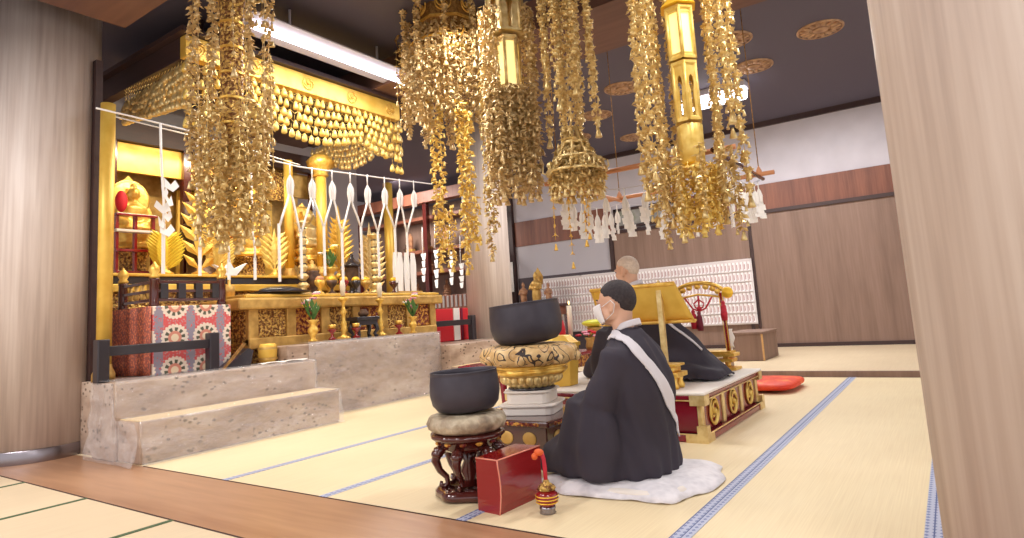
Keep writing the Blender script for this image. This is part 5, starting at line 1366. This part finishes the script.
vase(313, 335, 4.92, PZ, .2, 'gold vase of white and pink flowers at the end of the stone block', ['white_paper', 'pink', 'yellow', 'pink'])
vase(413, 328, 4.89, PZ, .18, 'gold vase of pink and white flowers next to the black guard rail', ['pink', 'white_paper', 'yellow', 'pink'])
for i, (u, lb) in enumerate(((333, 'little red lacquer cup stand beside the candlestick'), (357, 'little red lacquer cup stand in front of the black table'), (400, 'little red lacquer cup stand beside the pink flower vase'))):
    p = W(u, 336, Y=4.86); t = thing('cup_stand', lb, 'cup stand', (p.x, 4.87, PZ))
    m = MB(); m.lathe([(.035, 0), (.04, .008), (.014, .03), (.014, .06), (.045, .09), (.05, .1), (.02, .1)], 14); part(m, 'stand', 'red_lacquer', t)
    m = MB(); m.lathe([(.018, .1), (.034, .115), (.036, .145), (.03, .145)], 14); part(m, 'cup', 'gold', t)
# tall turned candlesticks and ornaments on the table and tier
def tall(u, Y, z, h, label):
    p = W(u, 270, Y=Y); t = thing('tall_candlestick', label, 'candlestick', (p.x, Y, z))
    m = MB(); pr = [(.09, 0), (.1, .015), (.05, .04), (.035, .06)]; n = 7
    for i in range(n):
        z0 = .06+(h-.14)*i/n; dz = (h-.14)/n; pr += [(.028, z0), (.06-.004*i, z0+dz*.35), (.062-.004*i, z0+dz*.5), (.028, z0+dz*.85)]
    pr += [(.03, h-.08), (.075, h-.04), (.08, h-.03), (.03, h-.02), (.012, h)]
    m.lathe(pr, 18); part(m, 'turned_stem', 'gold_pale', t)
    for i in range(n): m = MB(); z0 = .06+(h-.14)*i/n; dz = (h-.14)/n; m.lathe([(.034, z0+dz*.8), (.04, z0+dz*.86), (.034, z0+dz*.94)], 14, cap=False); part(m, 'dark_ring', 'black_lacquer', t, label='dark ring')
    return t
tall(303, 5.4, TZ, .78, 'tall turned candlestick beside the gold leaf plate')
tall(375, 5.3, TZ, .7, 'tall turned candlestick beside the gold pillar and white papers')
def leaf_plate(u, v0, v1, Y, label, w=.5, mat_='gold_yellow', kind=0):
    a = W(u, v1, Y=Y); b = W(u, v0, Y=Y); a.z = 1.366 if Y > 5.7 else TZ+.002; h = b.z-a.z
    t = thing('gold_flower_stand', label, 'altar ornament', (a.x, Y, a.z))
    m = MB(); m.lathe([(.07, 0), (.075, .015), (.03, .04), (.022, .08)], 14); part(m, 'foot', 'gold', t)
    m = MB(); n = 6 if kind == 0 else 9
    for i in range(n):
        z = .05+(h*.72)*i/n; L = h*w*(1-.55*abs(i/n-.35))
        for s in (-1, 1):
            m2 = Vector((s*.85, 0, .75)).normalized(); petal(m, (0, 0, z), m2, (0, -1, 0), L, L*.17, .02)
            if kind: petal(m, (s*.02, -.03, z), Vector((s*.6, -.4, .6)).normalized(), Vector((0, -.8, .4)).normalized(), L*.8, L*.16, .018)
    petal(m, (0, 0, .05), Vector((0, 0, 1)), (0, -1, 0), h-.05, h*.1, .02); part(m, 'gilt_leaves', mat_, t)
    return t
leaf_plate(275, 228, 279, 5.87, 'gold leaf plate shaped like a seven lobed flame on the altar tier')
leaf_plate(200, 170, 274, 5.85, 'tall gold flame plate on the altar tier behind the long paper tail', .27, 'gold_leaf')
leaf_plate(165, 232, 270, 5.87, 'bushy golden flower spray behind the balustrade', .6, 'yellow', 1)
leaf_plate(219, 238, 277, 5.86, 'broad golden flower spray under the swathed banner column', .62, 'gold_yellow', 1)
leaf_plate(340, 205, 285, 5.83, 'golden lotus spray between the two tall candlesticks', .27, 'gold_leaf', 1)
leaf_plate(371, 222, 285, 5.52, 'golden lotus spray behind the second tall turned candlestick', .3, 'gold_pale', 1)
# seated figures
def seated(u, v0, v1, Y, label, mat_, halo=True, mat2='gold', X=None, tops=(1.366,)):
    a = W(u, v1, Y=Y, X=X); b = W(u, v0, Y=Y, X=X); Y = a.y; h = min(b.z-a.z, .38 if X else 9); k = h; base = max([q for q in tops if q <= a.z+.12] or [tops[0]]); ped = max(0, a.z-base)
    if ped < .03 or X: a.z = base; ped = 0
    t = thing('seated_statue', label, 'statue', (a.x, Y, a.z))
    if ped:
        m = MB(); m.lathe([(.24*k, -ped), (.25*k, -ped*.9), (.17*k, -ped*.75), (.17*k, -ped*.3), (.24*k, -ped*.12), (.25*k, 0)], 8); part(m, 'pedestal', 'gold_carved' if mat2.startswith('gold') else mat2, t)
    m = MB(); m.lathe([(.25*k, 0), (.26*k, .03*k), (.2*k, .07*k), (.18*k, .12*k), (.26*k, .2*k), (.23*k, .22*k)], 20, mod=lambda q, r, z: r*(1+.05*math.cos(q*10))); part(m, 'lotus_base', mat2, t)
    m = MB()
    m.ell((0, -.04*k, .28*k), (.25*k, .17*k, .08*k)); m.loft([ring((0, 0, z*k), r*k, r*.7*k, 20) for z, r in ((.24, .17), (.36, .14), (.48, .16), (.58, .17), (.64, .1), (.67, .05), (.7, .045))])
    for s in (-1, 1):
        lobe(m, [(s*.17*k, 0, .56*k), (s*.22*k, -.02*k, .42*k), (s*.1*k, -.14*k, .34*k)], [.055*k, .05*k, .035*k], 10); m.ell((s*.05*k, -.15*k, .345*k), (.05*k, .04*k, .025*k), 10, 6)
        m.ell((s*.075*k, 0, .77*k), (.015*k, .02*k, .045*k), 8, 6)
    m.ell((0, -.01*k, .78*k), (.078*k, .085*k, .1*k), 16, 10); m.ell((0, .01*k, .89*k), (.045*k, .045*k, .05*k), 12, 8); m.ell((0, -.095*k, .775*k), (.012*k, .016*k, .022*k), 8, 6)
    part(fused(m, 'figure', mat_, .02*max(.5, k), 1), 'figure', None, t)
    if halo:
        m = MB(); m.lathe([(.0, -.01), (.24*k, -.01), (.27*k, 0), (.24*k, .01), (0, .01)], 28, (0, .12*k, .72*k), Matrix.Rotation(PI/2, 3, 'X'), cap=False)
        m.prism([(-.3*k, .1*k), (.3*k, .1*k), (.34*k, .5*k), (.2*k, .85*k), (0, 1.06*k), (-.2*k, .85*k), (-.34*k, .5*k)], frame4((1, 0, 0), (0, 0, 1), (0, -1, 0), (0, .17*k, 0)), .02)
        part(m, 'halo', mat2, t)
    return t
def pedestal_for(t, w=.22, z0=SZ, mat_='brown_lacquer'): pass
seated(133, 178, 250, 6.25, 'gold seated figure with halo behind the red lattice shelf', 'gold')
seated(250, 178, 258, 6.25, 'large gold seated figure with halo at the heart of the altar', 'gold_leaf')
seated(201, 172, 250, 6.3, 'dark seated figure beside the brown shrine post', 'statue_dark', False, 'statue_dark')
seated(309, 205, 262, 6.25, 'small gold seated figure next to the slim gold pillar', 'gold_pale')
# red lattice shelf with small objects
a = W(116, 252, Y=6.02); b = W(153, 205, Y=6.02); z0 = 1.366; z1 = W(120, 212, Y=5.95).z
t = thing('lattice_shelf', 'red lattice shelf in front of the gold haloed figure', 'shelf', ((a.x+b.x)/2, 6.02, z0))
for x in (a.x, (a.x+b.x)/2, b.x): m = MB(); m.bbox((x-.014, 6.0, z0), (x+.014, 6.04, z1), .004); part(m, 'upright', 'red_lacquer', t, True)
for f in (.05, .4, .72, .98): m = MB(); m.bbox((a.x-.02, 5.97, z0+(z1-z0)*f-.012), (b.x+.02, 6.05, z0+(z1-z0)*f+.012), .004); part(m, 'shelf_board', 'red_lacquer' if f != .72 else 'white_cloth', t, True)
x = W(122, 190, Y=6.0).x; m = MB(); m.ell((x, 6.01, z1+.11), (.05, .045, .1), 14, 10); solo(m, 'red_bundle', 'red_cloth', 'red wrapped bundle on top of the red lattice shelf', 'bundle', (x, 6.01, z1+.01))
# white draped ornament and dark lanterns
for u, v0, v1, Y, lb, mt_ in ((232, 252, 272, 5.45, 'white folded paper boat shape above the black mound', 'white_paper'),):
    a = W(u, v1, Y=Y); 
    t = thing('paper_offering', lb, 'paper offering', (a.x, 5.5, TZ)); 
    m = MB(); m.lathe([(.05, 0), (.05, .1), (.015, .12), (.015, .2)], 12); part(m, 'stand', 'gold_dull', t)
    m = MB(); m.prism([(-.16, .1), (-.04, 0), (.06, 0), (.17, .12), (.04, .06), (0, .12), (-.05, .06)], frame4((1, 0, 0), (0, 0, 1), (0, -1, 0), (0, 0, .2)), .05); part(m, 'folded_sheet', mt_, t)
vase(331, 285, 5.48, TZ+.002, .3, 'tall gold vase of yellow and white flowers on the altar table', ['yellow', 'white_paper', 'gold_yellow', 'yellow'], n=14, spread=.13)
p = W(352, 280, Y=5.5); t = thing('black_lantern', 'small black metal lantern behind the offering cups', 'lantern', (p.x, 5.5, TZ+.002))
m = MB(); m.lathe([(.07, 0), (.075, .02), (.03, .05), (.03, .1), (.09, .13), (.095, .15)], 6); part(m, 'stand', 'black_lacquer', t)
m = MB(); m.lathe([(.075, .15), (.08, .3), (.075, .32)], 6, smooth=False); part(m, 'lantern_case', 'statue_dark', t)
m = MB(); m.lathe([(.13, .32), (.1, .35), (.04, .4), (.02, .43), (.025, .45), (0, .47)], 6); part(m, 'roof', 'black_lacquer', t)
p = W(312, 270, Y=5.5); t = thing('incense_urn', 'dark bronze incense urn with gold lid near the black mound', 'urn', (p.x, 5.5, TZ+.002))
m = MB(); m.lathe([(.06, 0), (.065, .02), (.04, .05), (.09, .12), (.1, .19), (.07, .24), (.08, .26)], 18); part(m, 'body', 'statue_dark', t)
m = MB(); m.lathe([(.08, .26), (.06, .3), (.02, .34), (.025, .36), (0, .38)], 16); part(m, 'lid', 'gold_dull', t, label='gold lid')
# row of offerings along the back edge of the table
spots = [(318, 'orange offering cup near the table middle', 'gold'), (330, 'dark offering cup on the altar table between the turned candlesticks', 'statue_dark'), (342, 'red offering cup on the altar table', 'red_lacquer'), (354, 'black offering cup on the altar table', 'black_lacquer'), (364, 'gold offering cup beside the tall turned candlestick', 'gold_dull'), (392, 'dark red box like cup at the far end of the altar table', 'brown_lacquer')]
for u, lb, mt_ in spots:
    p = W(u, 285, Y=5.25); t = thing('offering_cup', lb, 'cup', (p.x, 5.22, TZ))
    m = MB(); m.lathe([(.04, 0), (.045, .01), (.016, .03), (.016, .06), (.05, .1), (.055, .14), (.045, .14), (.03, .1)], 16); part(m, 'cup', mt_, t)
    m = MB(); m.ell((0, 0, .15), (.045, .045, .035), 12, 8); part(m, 'offering', 'gold_bright' if mt_ != 'gold' else 'orange_wood', t)
# white paper bundle in its gold frame
p = W(406, 288, Y=5.42); t = thing('paper_stand', 'bundle of white papers in a gold tray beside the gold pillar', 'paper stand', (p.x, 5.42, TZ+.003))
zt = W(405, 253, Y=5.42).z-TZ; zb = .03
m = MB(); m.bbox((-.2, -.09, 0), (.2, .09, zb), .006); part(m, 'tray', 'gold_dull', t)
for i in range(7):
    x = -.16+.055*i; m = MB()
    m.prism([(-.03, 0), (.03, 0), (.045, (zt-zb)*.7), (.02, zt-zb), (-.02, zt-zb), (-.04, (zt-zb)*.6)], frame4((1, .2*(-1)**i, 0), (0, 0, 1), (.2*(-1)**i, -1, 0), (x, .015*(-1)**i, zb)), .01); part(m, 'paper_sheaf', 'white_paper', t)
# red covered table
t = thing('red_table', 'table draped in bright red cloth by the far pillar', 'table', (6.15, 5.55, SZ))
m = MB(); m.bbox((5.87, 5.32, SZ+.004), (6.6, 5.85, .93), .01); part(m, 'cloth', 'red_cloth', t, True)
m = MB(); m.bbox((6.28, 5.305, SZ+.01), (6.4, 5.32, .935), .003); part(m, 'stripe', 'white_cloth', t, True, label='pale stripe'); m = MB(); m.bbox((6.43, 5.308, SZ+.01), (6.47, 5.32, .935), .003); part(m, 'stripe', 'tassel_dark', t, True, label='purple stripe')
# ------------------------------------------------------------------ side altar behind the far pillar
GX = 9.2
t = thing('side_altar', 'reddish wooden side altar with shelves and lintel behind the hanging yellow garlands', 'altar', (GX, 8.9, 0))
m = MB(); m.bbox((GX, 7.4, .05), (GX+.7, 10.6, 1.25), .01); part(m, 'base_cabinet', 'red_wood', t, True)
m = MB()
for i in range(30): m.box((GX-.015, 7.45+.105*i, 1.02), (GX+.01, 7.45+.105*i+.05, 1.24))
part(m, 'ribbed_front', 'grille', t, True, label='grey ribbed strip')
for z, d in ((1.75, .5), (2.2, .42), (2.9, .35)): m = MB(); m.bbox((GX+.7-d, 7.4, z-.035), (GX+.7, 10.6, z+.035), .006); part(m, 'shelf', 'red_wood', t, True)
for y in (7.45, 8.5, 9.5, 10.5): m = MB(); m.bbox((GX+.1, y-.05, 1.25), (GX+.2, y+.05, 3.2), .006); part(m, 'post', 'brown_lacquer', t, True)
m = MB(); m.bbox((GX+.05, 7.4, 3.15), (GX+.25, 10.6, 3.38), .006); part(m, 'lintel', 'red_wood', t, True)
m = MB(); m.box((GX+.68, 7.4, 1.25), (GX+.72, 10.6, 3.2)); part(m, 'back_panel', 'panel_wood', t, True)
for k_, (u, v0, v1, lb) in enumerate(((424, 252, 282, 'white paper strip bundle on the side altar by the gold frame'), (437, 248, 288, 'white paper strip bundle on the side altar, second from the round pillar'), (452, 250, 285, 'white paper strip bundle on the side altar close to the round pillar'), (462, 262, 288, 'short white paper strip bundle touching the round pillar edge'))):
    a = W(u, v1, X=GX-.09); b = W(u, v0, X=GX-.09); t = thing('hanging_paper_bundle', lb, 'paper streamer', (a.x, a.y, a.z), 0)
    m = MB(); h = b.z-a.z
    for q in range(4): m.prism([(-.03, h*q*.25), (.03, h*q*.25), (.06, h*(q*.25+.2)), (-.05, h*(q*.25+.22))], frame4((.2*(-1)**q, 1, 0), (0, 0, 1), (-1, .2*(-1)**q, 0), (.01*q, 0, 0)), .012)
    part(m, 'folded_strips', 'white_paper', t); m = MB(); m.tube([(0, 0, h*.9), (0, 0, h+.2), (.02, 0, h+.5)], .006, 5); part(m, 'string', 'white_paper', t)
for k_, (u, v0, v1, lb, mt_) in enumerate(((430, 225, 262, 'wooden seated figure on the side altar shelf', 'statue_wood'), (447, 262, 292, 'small orange wooden figure low on the side altar', 'statue_wood'), (408, 215, 250, 'dark figure on the side altar near the paper bundle', 'statue_dark'), (418, 262, 290, 'reddish wooden figure beside the white paper stand', 'statue_wood'))):
    seated(u, v0, v1, None, lb, mt_, False, mt_, X=GX+.47, tops=(1.256, 1.79, 2.24))
for i in range(6):
    y = 7.7+.5*i; x = GX+.3; t = thing('memorial_tablet', ('memorial tablet %s on the top shelf of the side altar' % ('nearest the round pillar', 'second from the round pillar', 'third from the round pillar', 'fourth from the round pillar', 'fifth from the round pillar', 'at the far end')[i]).replace('nearest', 'closest to'), 'tablet', (x+.1, y, 2.24), 0, 'memorial tablets on the side altar')
    m = MB(); m.bbox((-.05, -.09, 0), (.05, .09, .06), .008); part(m, 'foot', 'gold_dull', t)
    m = MB(); m.prism([(-.06, .06), (.06, .06), (.07, .3), (.0, .4), (-.07, .3)], frame4((0, 1, 0), (0, 0, 1), (-1, 0, 0), (0, 0, 0)), .03); part(m, 'plate', ('black_lacquer', 'statue_wood')[i % 2], t)
# figures on a table beyond the round pillar
t = thing('statue_table', 'dark table of wooden figures between corner post and plaque board', 'table', (9.8, 6.35, .055))
m = MB(); m.bbox((9.55, 5.75, .9), (10.1, 6.95, .95), .006); part(m, 'top', 'brown_lacquer', t, True)
m = MB(); m.bbox((9.6, 5.8, .75), (10.05, 6.9, .9), .006); part(m, 'apron', 'red_wood', t, True)
for x in (9.6, 10.05):
    for y in (5.8, 6.9): m = MB(); m.bbox((x-.03, y-.03, .055), (x+.03, y+.03, .76), .005); part(m, 'leg', 'brown_lacquer', t, True)
for u, h, lb, mt_ in ((524, .45, 'orange brown wooden figure closest to the corner post', 'statue_wood'), (537, .62, 'taller golden brown figure in the middle of the dark table', 'gold_dull'), (549, .4, 'small wooden figure next to the plaque board', 'statue_wood')):
    p = W(u, 300, X=9.8); t = thing('standing_statue', lb, 'statue', (9.8, p.y, .95))
    m = MB(); m.loft([ring((0, 0, z*h), r*h, r*.8*h, 18) for z, r in ((0, .2), (.06, .21), (.08, .14), (.3, .16), (.5, .13), (.62, .18), (.7, .14), (.75, .05), (.78, .05))]); m.ell((0, 0, .86*h), (.075*h, .08*h, .095*h)); m.ell((0, 0, .95*h), (.04*h, .04*h, .05*h))
    for s in (-1, 1): lobe(m, [(0, s*.15*h, .64*h), (-.05*h, s*.2*h, .48*h), (-.16*h, s*.06*h, .5*h)], [.05*h, .045*h, .03*h], 10)
    part(fused(m, 'figure', mt_, .018, 1), 'figure', None, t)
    if u != 537: continue
    m = MB(); m.prism([(-.14*h, .6*h), (.14*h, .6*h), (.17*h, .85*h), (0, 1.12*h), (-.17*h, .85*h)], frame4((0, 1, 0), (0, 0, 1), (-1, 0, 0), (.15*h, 0, 0)), .015); part(m, 'flame_halo', mt_, t)
a = W(511, 292, X=10.15); b = W(511, 262, X=10.15)
m = MB(); m.bbox((10.18, a.y-.05, a.z), (10.2, a.y+.07, b.z), .003); solo(m, 'hanging_banner', 'white_paper', 'narrow white paper banner on the dark corner post', 'banner', (10.19, a.y, a.z))
# ------------------------------------------------------------------ light of the room: added unseen fills and daylight
area('altar_fill', (3.6, 5.3, 2.98), 1.8, .15, 44, (1, .88, .66), (0, .35, -1))  # added warm fill over the altar, no fixture
area('shrine_fill', (3.6, 6.45, 2.66), 2.2, .08, 12, (1, .86, .6), (0, .3, -1))  # unseen fill added to brighten the gilt panels
area('side_altar_fill', (8.4, 8.8, 3.4), .2, 2.0, 110, (1, .92, .84), (.5, 0, -1))  # invisible fill added to lighten the side altar
for x, y, e in ((3.6, 0.6, 52), (3.4, 3.0, 36), (6.6, 3.6, 48), (8.4, 1.0, 52), (8.0, 8.2, 50)):
    area('hall_fill', (x, y, 3.25 if x < 6 else 3.5), 1.2, .25, e, (1, .97, .94))  # unseen fills added under the hall ceiling, without fixtures
for y in (-1.5, 2.5): area('outer_hall_fill', (-1.0, y, 3.15), 1.4, .3, 85, (1, .98, .97))  # added fill from behind the camera, no lamp modelled
area('outer_hall_fill', (-.6, 4.6, 3.1), 1.2, .3, 95, (1, .98, .98))  # extra unseen fill added to brighten the steel banded pillar
w = bpy.data.worlds.new('daylight'); SC.world = w; w.use_nodes = True
bg = w.node_tree.nodes['Background']; bg.inputs[0].default_value = (1, .97, .98, 1); bg.inputs[1].default_value = 1.15
SC.view_settings.view_transform = 'Standard'; SC.view_settings.look = 'None'; SC.view_settings.gamma = 1; SC.view_settings.use_curve_mapping = False
SC.view_settings.exposure = 0.0
SC.cycles.use_denoising = True
SC.cycles.max_bounces = 8; SC.cycles.transparent_max_bounces = 12
SC.cycles.sample_clamp_indirect = 4
